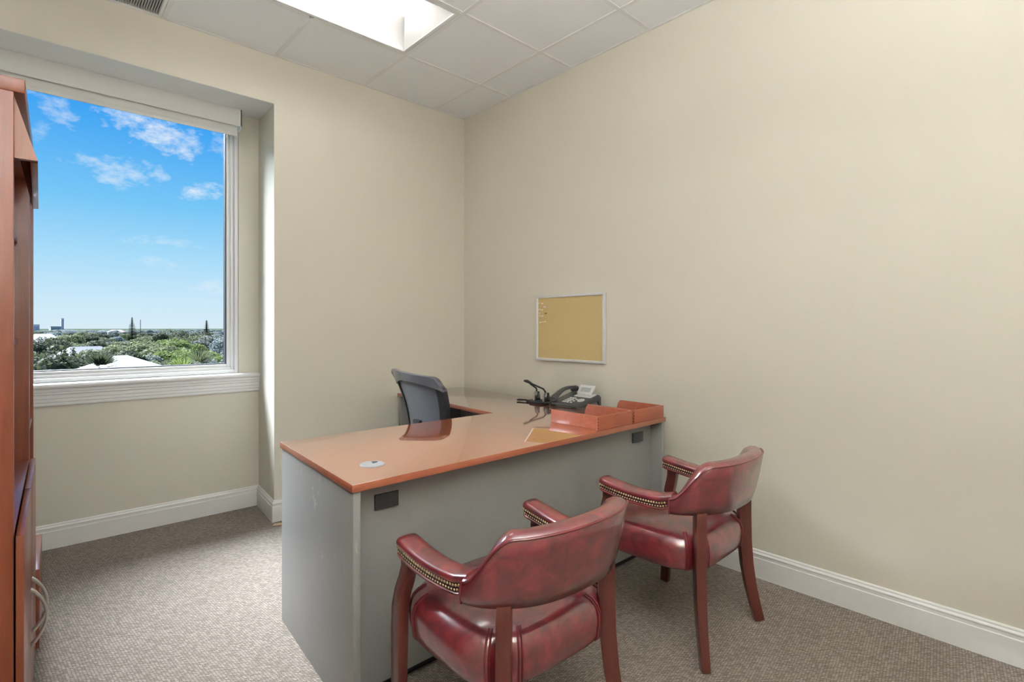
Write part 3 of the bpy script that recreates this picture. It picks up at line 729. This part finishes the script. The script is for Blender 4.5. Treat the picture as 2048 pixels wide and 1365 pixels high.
# ================================================================== guest chair (local: faces +y, origin on the floor)
def superell(phi, a, b, n):
    c, s = math.cos(phi), math.sin(phi)
    return (abs(c / a) ** n + abs(s / b) ** n) ** (-1.0 / n)
def sstep(a, b, x):
    t = max(0.0, min(1.0, (x - a) / (b - a))); return t * t * (3 - 2 * t)
def make_guest_chair(label):
    t = thing('guest_chair', label, 'chair', (0, 0, 0), 0, 'burgundy leather guest chairs in front of the desk')
    rear_top = (0.203, -0.215); front_p = (0.272, 0.185)
    # --- legs
    def rsec(w, d): return [(w, d), (-w, d), (-w, -d), (w, -d)]
    for s in (-1, 1):
        P = [(s * 0.247, -0.246, 0.0), (s * 0.234, -0.233, 0.07), (s * 0.221, -0.219, 0.15), (s * 0.211, -0.209, 0.24), (s * 0.203, -0.203, 0.34), (s * 0.200, -0.202, 0.44), (s * 0.199, -0.202, 0.52), (s * 0.198, -0.202, 0.562)]
        MB().sweep(P, rsec(0.0195, 0.025), (s * 0.7, -0.7, 0), [0.80, 0.84, 0.90, 0.96, 1, 1, 1, 1]).build('leg', 'leg_mahogany', t, bevel=0.003)
        P = [(s * 0.278, 0.215, 0.0), (s * 0.276, 0.207, 0.10), (s * 0.275, 0.200, 0.22), (s * 0.276, 0.196, 0.34), (s * 0.276, 0.192, 0.42), (s * 0.272, 0.184, 0.465), (s * 0.266, 0.172, 0.505), (s * 0.262, 0.164, 0.54), (s * 0.262, 0.163, 0.578)]
        MB().sweep(P, rsec(0.017, 0.024), (0, 1, 0), [0.85, 0.9, 0.95, 1, 1, 0.98, 0.95, 0.95, 1]).build('leg', 'leg_mahogany', t, bevel=0.003)
    # --- seat
    cy = 0.02; N = 144
    legs = [(s * 0.203, -0.206 - cy, 0.030, 0.036) for s in (-1, 1)] + [(s * 0.276, 0.192 - cy, 0.030, 0.030) for s in (-1, 1)]
    info = [(math.atan2(y, x), math.hypot(x, y) - dd, ww / math.hypot(x, y)) for x, y, dd, ww in legs]
    LV = [(0.90, 0.333), (0.97, 0.331), (1.0, 0.338), (1.012, 0.36), (1.022, 0.385), (1.015, 0.41), (0.985, 0.432), (0.93, 0.449), (0.85, 0.461), (0.74, 0.469), (0.6, 0.475), (0.42, 0.479), (0.22, 0.481), (0.05, 0.482)]
    def seat_r(phi, sc):
        r = sc * superell(phi, 0.262, 0.238, 3.6)
        for pk, rn, wk in info:
            dphi = (phi - pk + math.pi) % (2 * math.pi) - math.pi
            g_ = math.exp(-(dphi / wk) ** 4)
            if r > rn: r -= (r - rn) * g_
        return r
    loops = []
    for sc, z in LV:
        loops.append([(seat_r(2 * math.pi * i / N, sc) * math.cos(2 * math.pi * i / N), cy + seat_r(2 * math.pi * i / N, sc) * math.sin(2 * math.pi * i / N), z) for i in range(N)])
    st = MB().loft(loops).build('seat', 'burgundy_leather', t, smooth=True, angle=70)
    for pk, rn, wk in info:                                 # twin piping on both sides of each notch
        for sg in (-1, 1):
            for e in (1.12, 1.42):
                ph_ = pk + sg * wk * e
                P = []
                for sc, z in LV[1:9]:
                    r_ = seat_r(ph_, sc) + 0.002
                    P.append((r_ * math.cos(ph_), cy + r_ * math.sin(ph_), z + 0.001))
                MB().tube(P, 0.0032, 6, (math.cos(ph_ + 1.57), math.sin(ph_ + 1.57), 0)).build('piping', 'welt_leather', st, smooth=True)
    # --- backrest: a padded horseshoe
    TM = R(75); NB = 60
    def path(th): 
        c, s_ = math.cos(th), math.sin(th)
        n = 2.5
        return Vector((0.276 * math.copysign(abs(s_) ** (2 / n), s_), -0.032 - 0.245 * abs(c) ** (2 / n), 0))
    bl_, welt = [], []
    ths = [-TM + 2 * TM * i / NB for i in range(NB + 1)]
    for th in ths:
        p = path(th); q0, q1 = path(max(-TM, th - 0.03)), path(min(TM, th + 0.03))
        tg = (q1 - q0).normalized(); nrm = Vector((tg.y, -tg.x, 0))
        a_ = abs(th)
        rise = 1.0 - sstep(R(40), TM, a_)
        zt_ = 0.606 + 0.130 * rise + 0.012 * math.cos(th * 1.2) * rise
        zb = 0.553 - 0.006 * (1 - rise)
        H = zt_ - zb; ln = 0.040 * rise
        thk = 0.068
        def pt(o, z): return p + nrm * o + Vector((0, 0, z))
        S = [pt(0.004, zb), pt(0.008 + ln * 0.25, zb + H * 0.22), pt(0.008 + ln * 0.55, zb + H * 0.5), pt(0.006 + ln * 0.8, zb + H * 0.75), pt(0.004 + ln, zt_ - 0.012), pt(ln - 0.004, zt_ - 0.002),
             pt(ln - 0.016, zt_ + 0.005 * rise), pt(ln - 0.038, zt_ + 0.006 * rise), pt(ln - 0.058, zt_ - 0.003), pt(ln * 0.95 - thk, zt_ - 0.020), pt(ln * 0.6 - thk - 0.004, zb + H * 0.5), pt(-thk + 0.004, zb + H * 0.2), pt(-thk + 0.014, zb + 0.002), pt(-0.02, zb - 0.004)]
        bl_.append(S); welt.append(pt(ln + 0.003, zt_ - 0.006))
    bk = MB().loft(bl_).build('backrest', 'burgundy_leather', t, smooth=True, angle=75)
    w0 = [bl_[0][0] + Vector((0, 0, -0.001)), bl_[0][2], welt[0]]; w1 = [welt[-1], bl_[-1][2], bl_[-1][0]]
    MB().tube(w0[:2] + welt + w1[1:], 0.0036, 7, (0.02, 0.1, 1)).build('piping', 'welt_leather', bk, smooth=True)
    # --- arms
    half = [(0.0, -0.052), (0.029, -0.052), (0.0335, -0.050), (0.0335, -0.045), (0.0305, -0.043), (0.0305, -0.020), (0.0358, -0.017), (0.0372, -0.009), (0.0345, -0.002), (0.027, 0.002), (0.012, 0.004), (0.0, 0.0045)]
    sec_ = half + [(-a, b) for a, b in reversed(half[1:-1])]
    for s in (-1, 1):
        P = []
        for i in range(15):
            u = i / 14.0
            y = 0.195 - u * 0.305
            x = 0.256 - 0.030 * u ** 2.2 - 0.004 * (1 - u) ** 2
            P.append(Vector((s * x, y, 0.620 - 0.018 * math.sin(u * math.pi * 0.5) - 0.006 * math.sin(u * math.pi) + 0.010 * sstep(0.85, 1.0, u))))
        sc = [0.96, 1.0] + [1.0] * 13
        P[0] = P[0]
        arm = MB().sweep([P[0] + Vector((0, 0.005, -0.003))] + P, sec_, (0, 0, 1), [0.86] + sc).build('armrest', 'burgundy_leather', t, smooth=True, angle=50)
        m, band = MB(), MB()
        for side in (-1, 1):
            for row, (zo, rr, st_) in enumerate(((-0.0255, 0.0046, 0.0105), (-0.0375, 0.0036, 0.0105))):
                acc = row * 0.005; k = 0
                for i in range(len(P) - 1):
                    a_, b_ = P[i], P[i + 1]; L_ = (b_ - a_).length
                    tg = (b_ - a_).normalized(); sd_ = tg.cross(Vector((0, 0, 1))).normalized() * side
                    while acc < L_:
                        c_ = a_ + tg * acc + sd_ * 0.0305 + Vector((0, 0, zo))
                        if c_.y > -0.098: m.dome(c_, rr, sd_, 7)
                        acc += st_
                    acc -= L_
        tag(m.build('nailhead_trim', 'nail_brass', arm, smooth=True, angle=80), kind='stuff')
        for side in (-1, 1):
            Q = []
            for i, p in enumerate(P[:-1]):
                tg = (P[min(i + 1, len(P) - 1)] - P[max(i - 1, 0)]).normalized(); sd_ = tg.cross(Vector((0, 0, 1))).normalized() * side
                Q.append(p + sd_ * (0.0298 * sc[i]) + Vector((0, 0, -0.0315 * sc[i])))
            MB().sweep(Q, [(0.0015, 0.010), (-0.0015, 0.010), (-0.0015, -0.010), (0.0015, -0.010)], (0, 0, 1)).build('nail_band', 'nail_band', arm)
    return t
chair_a = make_guest_chair('burgundy leather guest chair nearest the camera, with brass nails on its arms')
chair_b = copy_tree(chair_a)
chair_a.location = (1.088, 1.186, 0); chair_a.rotation_euler[2] = R(-2.0)
chair_b.location = (2.050, 1.190, 0); chair_b.rotation_euler[2] = R(1.5)
chair_b['label'] = 'burgundy leather guest chair beside the right wall, farther from the camera'

# ================================================================== office chair (local: faces +x, origin on the floor)
oc_ = thing('office_chair', 'black mesh-back office chair behind the desk', 'office chair', (1.93, 2.69, 0), R(-3))
BXO = -0.20
def back_x(v): return BXO - 0.085 * v ** 1.3 + 0.02 * math.sin(v * math.pi)       # reclining side profile
def back_hw(v): return 0.205 + 0.072 * min(1, v * 1.25) ** 0.9
def back_pt(u, v, off=0.0):
    z = 0.58 + 0.405 * v
    edge = max(0.0, abs(u) - 0.8) / 0.2
    z -= 0.03 * edge ** 2.5 * sstep(0.8, 1.0, v)
    z += 0.012 * (u if v > 0.5 else 0) * sstep(0.7, 1.0, v)
    return Vector((back_x(v) + 0.050 * abs(u) ** 2.2 + off, u * back_hw(v), z))
def sheet(u0, u1, v0, v1, nu, nv, o0, o1, vfun=None):
    m = MB(); A, B = [], []
    for j in range(nv + 1):
        for i in range(nu + 1):
            u = u0 + (u1 - u0) * i / nu
            lo = vfun(u) if vfun else v0
            v = lo + (v1 - lo) * j / nv
            A.append(back_pt(u, v, o0)); B.append(back_pt(u, v, o1))
    n = (nu + 1) * (nv + 1); fs = []
    def id_(i, j): return j * (nu + 1) + i
    for j in range(nv):
        for i in range(nu):
            q = (id_(i, j), id_(i + 1, j), id_(i + 1, j + 1), id_(i, j + 1)); fs.append(q); fs.append(tuple(n + k for k in reversed(q)))
    ring = [id_(i, 0) for i in range(nu + 1)] + [id_(nu, j) for j in range(1, nv + 1)] + [id_(i, nv) for i in range(nu - 1, -1, -1)] + [id_(0, j) for j in range(nv - 1, 0, -1)]
    for a_, b_ in zip(ring, ring[1:] + ring[:1]): fs.append((a_, n + a_, n + b_, b_))
    return m.add(A + B, fs)
sheet(-0.92, 0.92, 0.03, 0.95, 18, 16, -0.002, 0.004).build('back_mesh', 'chair_mesh', oc_, smooth=True, angle=50)
for s in (-1, 1):
    sheet(s * 0.80, s * 1.0, 0.0, 0.93, 4, 16, -0.012, 0.014).build('back_rail', 'black_plastic', oc_, bevel=0.003)
sheet(-0.85, 0.85, 0.0, 0.07, 12, 2, -0.012, 0.014).build('lower_rail', 'black_plastic', oc_, bevel=0.003)
sheet(-1.0, 1.0, 0.8, 1.0, 28, 8, -0.020, 0.016, lambda u: 0.86 - 0.10 * abs(u) ** 3).build('back_cap', 'chair_shell', oc_, bevel=0.005, angle=50)
MB().sweep([(BXO - 0.02, 0, 0.70), (BXO - 0.02, 0, 0.60), (BXO + 0.02, 0, 0.48), (BXO + 0.10, 0, 0.40), (0.02, 0, 0.39)], [(0.035, 0.012), (-0.035, 0.012), (-0.035, -0.012), (0.035, -0.012)], (1, 0, 0.3)).build('back_support', 'black_plastic', oc_, bevel=0.004)
sl = []
for k, z in ((0.86, 0.425), (0.97, 0.43), (1.0, 0.45), (0.98, 0.475), (0.9, 0.488), (0.6, 0.492), (0.1, 0.492)):
    sl.append([(0.03 + k * superell(2 * math.pi * i / 40, 0.245, 0.25, 4) * math.cos(2 * math.pi * i / 40), k * superell(2 * math.pi * i / 40, 0.245, 0.25, 4) * math.sin(2 * math.pi * i / 40), z) for i in range(40)])
MB().loft(sl).build('seat', 'seat_fabric', oc_, smooth=True, angle=60)
for s in (-1, 1):
    am = MB().sweep([(0.0, s * 0.235, 0.42), (0.0, s * 0.285, 0.43), (0.005, s * 0.29, 0.52), (0.01, s * 0.285, 0.645)], [(0.022, 0.012), (-0.022, 0.012), (-0.022, -0.012), (0.022, -0.012)], (1, 0, 0.01)).build('arm_post', 'black_plastic', oc_, bevel=0.004)
    MB().box(-0.10, 0.17, s * 0.28 - 0.042, s * 0.28 + 0.042, 0.643, 0.668).build('arm_pad', 'chair_shell', am, bevel=0.010, seg=3)
MB().lathe([(0.05, 0.10), (0.045, 0.16), (0.028, 0.17), (0.028, 0.37), (0.07, 0.385), (0.10, 0.425)], 20, (0.02, 0, 0)).build('gas_column', 'black_plastic', oc_, smooth=True)
for k in range(5):
    a_ = 2 * math.pi * k / 5 + 0.3; c_, s_ = math.cos(a_), math.sin(a_)
    leg = MB().sweep([(0.02 + 0.03 * c_, 0.03 * s_, 0.125), (0.02 + 0.16 * c_, 0.16 * s_, 0.105), (0.02 + 0.29 * c_, 0.29 * s_, 0.072)], [(0.022, 0.016), (-0.022, 0.016), (-0.022, -0.016), (0.022, -0.016)], (0, 0, 1), [1.1, 0.95, 0.75]).build('base_leg', 'black_plastic', oc_, bevel=0.004)
    cx_, cy_ = 0.02 + 0.29 * c_, 0.29 * s_
    m = MB()
    L = [[(cx_ - s_ * o + 0.028 * math.cos(q) * c_, cy_ + c_ * o + 0.028 * math.cos(q) * s_, 0.029 + 0.028 * math.sin(q)) for q in [2 * math.pi * i / 16 for i in range(16)]] for o in (-0.025, 0.025)]
    m.loft(L).build('caster', 'black_plastic', leg, bevel=0.003)

# ================================================================== bookcases (local x out of the front, y along it)
ROT = R(-1.63)
bc = thing('bookcase', 'tall cherry bookcase with lower doors and curved handles at the left edge', 'bookcase', (-0.026, 1.703, 0), ROT)
BD, BW, BH, th = 0.36, 0.985, 1.838, 0.020
mat = 'case_cherry'
def open_case(t, w, front):
    bx('side_panel', mat, t, -BD, 0, 0, th, 0, BH - 0.034, 0.0015)
    bx('side_panel', mat, t, -BD, 0, w - th, w, 0, BH - 0.034, 0.0015)
    bx('top', mat, t, -BD - 0.01, front, 0.0, w, BH - 0.034, BH, 0.003)
    bx('back_panel', mat, t, -BD, -BD + 0.008, th, w - th, 0.06, BH - 0.034)
    bx('plinth', mat, t, -BD + 0.02, -0.03, th, w - th, 0.0, 0.075)
    bx('bottom_shelf', mat, t, -BD + 0.01, -0.004, th, w - th, 0.075, 0.095)
open_case(bc, BW, 0.020)
bx('counter', mat, bc, -BD + 0.01, -0.001, th, BW - th, 0.735, 0.755, 0.001)
for z in (1.19, 1.56):
    bx('shelf', mat, bc, -BD + 0.01, -0.032, th + 0.001, BW - th - 0.001, z, z + 0.019, 0.001)
# slanting valance over the upper bays
VL = [[(a, th + 0.018, b) for a, b in ((0.0, BH - 0.036), (0.042, 1.652), (0.028, 1.650), (-0.014, BH - 0.036))], [(a, 0.70, b) for a, b in ((0.0, BH - 0.036), (0.031, 1.652), (0.017, 1.650), (-0.014, BH - 0.036))]]
MB().loft(VL).build('valance', mat, bc, bevel=0.001)
MB().extrude([(0.0, BH - 0.037), (0.042, 1.654), (-0.06, 1.654), (-0.06, BH - 0.037)], 'y', th + 0.001, th + 0.017).build('valance_cheek', mat, bc)
for k, (a, b) in enumerate(((0.002, 0.488), (0.494, BW - 0.003))):
    d_ = bx('door', mat, bc, 0.003, 0.018, a, b, 0.08, 0.757, 0.002)
    hy = b - 0.045 if k == 0 else a + 0.045
    P = []
    for i in range(17):
        u = i / 16.0
        P.append((0.016 + 0.038 * math.sin(math.pi * u) ** 0.75, hy, 0.292 + 0.170 * u))
    MB().sweep(P, [(0.0055, 0.004), (-0.0055, 0.004), (-0.0055, -0.004), (0.0055, -0.004)], (1, 0, 0.01), [1.25, 1.15] + [1.0] * 13 + [1.15, 1.25]).build('handle', 'satin_nickel', d_, bevel=0.0015)
# a narrow matching case stands beyond it
nb = thing('narrow_bookcase', 'narrow cherry bookcase between the tall bookcase and the window wall', 'bookcase', (0.0025, 2.692, 0), ROT)
NW = 0.46
open_case(nb, NW, 0.0)
for z in (0.84, 1.19, 1.56):
    bx('shelf', mat, nb, -BD + 0.01, -0.004 if z < 1 else -0.032, th + 0.001, NW - th - 0.001, z, z + 0.019, 0.001)
bx('drawer', mat, nb, 0.002, 0.028, 0.002, NW - 0.002, 0.03, 0.330, 0.002)

sc_ = MB().prism([(1.128, 3.455), (1.225, 3.405), (1.245, 3.445), (1.150, 3.492)], 0.0, 0.006).build('floor_scrap', 'tan_paper', None, bevel=0.001)
tag(sc_, 'small flat tan piece lying on the carpet behind the desk', 'floor piece')

# ================================================================== outside
GZ = -12.75
gr = bx('ground', 'ground', None, -6000, 6000, 4.3, 9000, GZ - 2, GZ)
struct(gr)
def place(px, depth, h=0.0):
    d = bearing(px); return Vector((d.x * depth, d.y * depth, GZ + h))
def canopy(seed, blobs, n, leaf, mat):
    rnd = random.Random(seed); m = MB()
    for k in range(n):
        cx, cy_, cz, rx, ry, rz = rnd.choice(blobs)
        while True:
            p = Vector((rnd.gauss(0, 1), rnd.gauss(0, 1), rnd.gauss(0, 1)))
            if p.length > 0.01: break
        p.normalize()
        if p.z < -0.45: p.z = -p.z
        q = p * rnd.uniform(0.78, 1.05)
        c = Vector((cx + q.x * rx, cy_ + q.y * ry, cz + q.z * rz))
        nr_ = (p + Vector((rnd.gauss(0, .55), rnd.gauss(0, .55), rnd.gauss(0, .55)))).normalized()
        a = nr_.orthogonal().normalized(); b = nr_.cross(a); s = leaf * rnd.uniform(0.6, 1.4)
        m.add([c + a * s, c + b * s * 0.7, c - a * s, c - b * s * 0.7], [(0, 1, 2, 3)])
    me_o = m.build('foliage', mat)
    me = me_o.data; bpy.data.objects.remove(me_o); return me
def blobset(seed, R_, H, k):
    rnd = random.Random(seed); out = [(0, 0, H * 0.62, R_ * 0.62, R_ * 0.62, H * 0.34)]
    for i in range(k):
        a = rnd.uniform(0, 6.28); r = R_ * rnd.uniform(0.4, 0.66)
        out.append((r * math.cos(a), r * math.sin(a), H * rnd.uniform(0.45, 0.78), R_ * rnd.uniform(0.28, 0.45), R_ * rnd.uniform(0.28, 0.45), H * rnd.uniform(0.12, 0.22)))
    return out
VAR = {}
for i, (mt, seed) in enumerate((('leaf_dark', 1), ('leaf_dark', 2), ('leaf_mid', 3), ('leaf_mid', 4), ('leaf_bright', 5), ('leaf_grey', 6), ('leaf_hazed', 7), ('leaf_hazed', 8))):
    VAR.setdefault(mt, []).append(canopy(seed, blobset(seed, 5.0, 10.0, 9), 9000, 0.17, mt))
trunk_o = MB().sweep([(0, 0, 0), (0.1, 0.05, 2.5), (0, 0.1, 5.5)], [(0.28 * math.cos(q), 0.28 * math.sin(q)) for q in [k * math.pi / 4 for k in range(8)]], (1, 0, 0), [1.3, 0.9, 0.5]).build('trunk', 'bark')
TRUNK = trunk_o.data; bpy.data.objects.remove(trunk_o)
def tree(px, depth, h, mt, label, group, wide=1.0, rnd=random):
    t = thing('leafy_tree', label, 'tree', place(px, depth), rnd.uniform(0, 6.28), group)
    k = h / 10.0; t.scale = (k * wide, k * wide, k)
    f = bpy.data.objects.new('foliage', rnd.choice(VAR[mt])); COL.objects.link(f); f.parent = t
    u = bpy.data.objects.new('trunk', TRUNK); COL.objects.link(u); u.parent = t
    return t
rt = random.Random(11)
NTH = ['leftmost', 'second from left', 'third from left', 'fourth from left', 'fifth from left', 'sixth from left', 'seventh from left', 'eighth from left', 'ninth from left', 'rightmost']
def grove(spots, phrase, group, wide):
    spots = sorted(spots)
    for i, (px, dp, h, mt) in enumerate(spots):
        nth = NTH[-1] if i == len(spots) - 1 else NTH[i]
        tree(px, dp, h, mt, phrase % nth, group, wide, rt)
D, M_, B_, G_, U_ = 'leaf_dark', 'leaf_mid', 'leaf_bright', 'leaf_grey', 'leaf_hazed'
grove([(72, 52, 11.9, D), (112, 58, 12.4, D), (152, 55, 11.5, D), (180, 62, 11.7, D), (95, 46, 10.6, D), (140, 47, 10.2, D), (166, 50, 10.2, D)],
      'dark tree in the window view left of the white roof, %s', 'dark trees at the lower left of the view', 1.0)
grove([(232, 105, 11.0, M_), (262, 114, 11.6, M_), (294, 108, 11.9, M_), (324, 100, 11.2, M_), (250, 90, 9.8, G_), (282, 88, 9.4, G_), (310, 84, 9.0, M_), (338, 82, 9.2, D), (328, 72, 8.3, M_), (300, 76, 8.2, G_)],
      'broad green tree behind the white roof, %s of that clump', 'trees behind the white roof', 1.15)
grove([(362, 96, 10.6, B_), (385, 102, 10.2, B_), (374, 86, 9.6, B_), (404, 92, 9.7, B_), (352, 120, 12.2, B_)],
      'bright yellow-green tree in the window view, %s of the bright ones', 'bright green trees in the right half of the view', 1.0)
grove([(430, 84, 9.0, M_), (452, 80, 8.8, G_), (415, 74, 8.3, M_), (440, 66, 7.6, M_), (475, 70, 8.2, D), (400, 66, 7.4, G_), (350, 68, 8.0, M_)],
      'olive tree low at the right of the window view, %s', 'trees at the lower right of the view', 1.0)
grove([(428, 130, 12.6, G_), (450, 126, 12.2, U_), (410, 170, 13.2, D), (386, 180, 13.0, D), (340, 190, 14.0, D), (362, 185, 13.8, D), (474, 150, 12.6, G_)],
      'tall tree under the horizon at the right of the window view, %s', 'tall trees at the right of the view', 1.0)
# belts of trees running back to the horizon
BELT = {150: 'nearest', 210: 'second', 300: 'third', 430: 'fourth', 640: 'fifth', 950: 'farthest'}
TONE = {D: 'dark green', M_: 'mid green', G_: 'greyish green', U_: 'bluish green'}
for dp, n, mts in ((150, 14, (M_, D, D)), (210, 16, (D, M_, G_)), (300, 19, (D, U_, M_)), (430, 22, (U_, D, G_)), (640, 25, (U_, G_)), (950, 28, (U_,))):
    for k in range(n):
        px = 45 + 440 * (k + rt.uniform(-0.35, 0.35)) / n
        if dp == 150 and (150 < px < 190 or 200 < px < 330): continue
        if dp == 210 and 66 < px < 108: continue
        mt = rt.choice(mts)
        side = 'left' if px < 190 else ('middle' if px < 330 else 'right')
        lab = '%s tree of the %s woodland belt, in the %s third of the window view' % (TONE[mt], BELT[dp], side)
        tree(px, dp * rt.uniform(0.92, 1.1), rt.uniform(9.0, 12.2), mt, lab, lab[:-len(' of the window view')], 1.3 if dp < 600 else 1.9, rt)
# the same woodland goes on to either side, out of the window's view
wd = thing('woodland', 'woodland running on beyond the left side of the window view', 'trees', place(-100, 300))
wd['kind'] = 'stuff'
for dp, n in ((60, 5), (95, 8), (150, 10), (230, 12), (360, 14), (600, 16)):
    for k in range(n * 2):
        px = -420 + 455 * (k + rt.uniform(-0.4, 0.4)) / n if k < n else 500 + 330 * (k - n + rt.uniform(-0.4, 0.4)) / n
        p_ = place(px, dp * rt.uniform(0.85, 1.15)) - wd.location
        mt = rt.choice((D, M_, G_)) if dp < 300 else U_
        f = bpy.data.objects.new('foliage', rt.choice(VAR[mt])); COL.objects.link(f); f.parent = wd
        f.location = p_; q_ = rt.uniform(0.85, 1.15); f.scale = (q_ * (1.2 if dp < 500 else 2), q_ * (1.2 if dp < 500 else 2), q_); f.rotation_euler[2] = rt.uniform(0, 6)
# fan palms
def palm(px, depth, h, label, mt='leaf_mid', size=1.0):
    t = thing('fan_palm', label, 'palm tree', place(px, depth), 0.7)
    MB().tube([(0, 0, 0), (0.1, 0, h * 0.5), (0, 0, h)], 0.16, 8, (1, 0, 0)).build('trunk', 'bark', t, smooth=True)
    rnd = random.Random(px); m = MB()
    for k in range(46):
        a = rnd.uniform(0, 6.28); e = rnd.uniform(-0.5, 1.25); L = rnd.uniform(1.5, 2.1) * size
        d = Vector((math.cos(a) * math.cos(e), math.sin(a) * math.cos(e), math.sin(e))); sd_ = Vector((-math.sin(a), math.cos(a), 0)); up = sd_.cross(d)
        b = Vector((0, 0, h)) + d * 0.5 * size
        for j in range(9):
            q = (j - 4) * 0.22; dd = (d * math.cos(q) + sd_ * math.sin(q)); tip = b + dd * L + Vector((0, 0, -0.25 * L * abs(q)))
            m.add([b - sd_ * 0.03, b + sd_ * 0.03, (b + tip) * 0.5 + sd_ * 0.05, tip, (b + tip) * 0.5 - sd_ * 0.05], [(0, 1, 2, 3, 4)])
    tag(m.build('fronds', mt, t), kind='stuff')
palm(203, 37, 11.15, 'dark fan palm just left of the white roof', 'leaf_dark', 0.6)
palm(368, 56, 9.2, 'pale green fan palm low at the right of the window view', 'leaf_bright')
palm(396, 58, 9.9, 'tall yellowish fan palm low at the right of the window view', 'leaf_mid')
# conifers
def conifer(px, depth, h, label):
    t = thing('tall_conifer', label, 'tree', place(px, depth))
    MB().tube([(0, 0, 0), (0, 0, h * 0.98)], 0.22, 8, (1, 0, 0)).build('trunk', 'bark', t)
    m = MB(); n = 24
    for k in range(n):
        z = h * (0.12 + 0.86 * k / n); r = (1 - k / n) * h * 0.15 + 0.45
        for j in range(14):
            a = j * 6.283 / 14 + k * 0.5
            m.add([(0, 0, z + 0.5), (r * math.cos(a - 0.22), r * math.sin(a - 0.22), z - 0.1), (r * 1.15 * math.cos(a), r * 1.15 * math.sin(a), z + 0.1), (r * math.cos(a + 0.22), r * math.sin(a + 0.22), z - 0.1)], [(0, 1, 2, 3)])
    tag(m.build('foliage', 'leaf_dark', t), kind='stuff')
conifer(264, 300, 20.4, 'tall thin conifer rising over the horizon in the middle of the window view')
conifer(413, 230, 17.6, 'tall thin conifer rising over the trees at the right of the window view')
mast = MB().tube([(0, 0, 0), (0, 0, 19.5)], 0.18, 8, (1, 0, 0)).build('radio_mast', 'bark', None, loc=place(281, 360))
tag(mast, 'thin mast on the horizon right of the tall middle conifer', 'mast')
# houses
def house(px, depth, wx, wy, hw_, hr, roofm, label, rz=0.0, ridge=0.3):
    t = thing('house', label, 'house', place(px, depth), rz)
    bx('walls', 'stucco', t, -wx / 2, wx / 2, -wy / 2, wy / 2, 0, hw_)
    e = 0.5
    vs = [(-wx / 2 - e, -wy / 2 - e, hw_), (wx / 2 + e, -wy / 2 - e, hw_), (wx / 2 + e, wy / 2 + e, hw_), (-wx / 2 - e, wy / 2 + e, hw_), (-wx * ridge, 0, hw_ + hr), (wx * ridge, 0, hw_ + hr)]
    MB().add(vs, [(0, 1, 5, 4), (1, 2, 5), (2, 3, 4, 5), (3, 0, 4), (3, 2, 1, 0)]).build('roof', roofm, t)
    for s in (-1, 1):
        for k in range(3):
            x = -wx * 0.3 + k * wx * 0.3
            f = bx('window', 'stucco', t, x - 0.6, x + 0.6, s * wy / 2 - 0.08, s * wy / 2 + 0.08, hw_ - 2.3, hw_ - 0.9)
            bx('pane', 'pane_dark', f, x - 0.5, x + 0.5, s * wy / 2 - 0.1, s * wy / 2 + 0.1, hw_ - 2.2, hw_ - 1.0)
    return t
house(243, 42, 8.0, 8.0, 9.45, 2.35, 'roof_white', 'house with a bright white hipped roof at the bottom of the window view', R(35), 0.06)
house(172, 135, 11, 9, 6.6, 2.6, 'roof_grey', 'house with a grey roof showing between trees left of the white roof', R(20))
house(86, 200, 12, 10, 8.5, 3.2, 'roof_pale', 'pale hipped-roof house among trees at the far left of the view', R(-10), 0.2)
house(233, 520, 13, 10, 9.6, 2.4, 'roof_tile', 'far house with a reddish roof just below the horizon', R(5))
def tower(px, depth, w, h, label, mt='tower_pink'):
    t = thing('high_rise', label, 'building', place(px, depth), R(10))
    bx('walls', mt, t, -w / 2, w / 2, -w / 2, w / 2, 0, h)
    bx('roof_slab', 'stucco', t, -w / 2 - 0.5, w / 2 + 0.5, -w / 2 - 0.5, w / 2 + 0.5, h, h + 1.2)
    for k in range(int(h / 6)):
        z = 3 + k * 6
        if z > h - 4: break
        bx('window_band', 'pane_dark', t, -w * 0.42, w * 0.42, -w / 2 - 0.15, -w / 2 + 0.1, z, z + 1.8)
tower(124.5, 2200, 9, 52, 'pinkish tower block standing above the distant horizon')
tower(70, 1800, 20, 24, 'low pale block on the horizon at the far left of the view')
tower(110, 2000, 30, 18, 'wide low block on the horizon left of the pinkish tower', 'stucco')
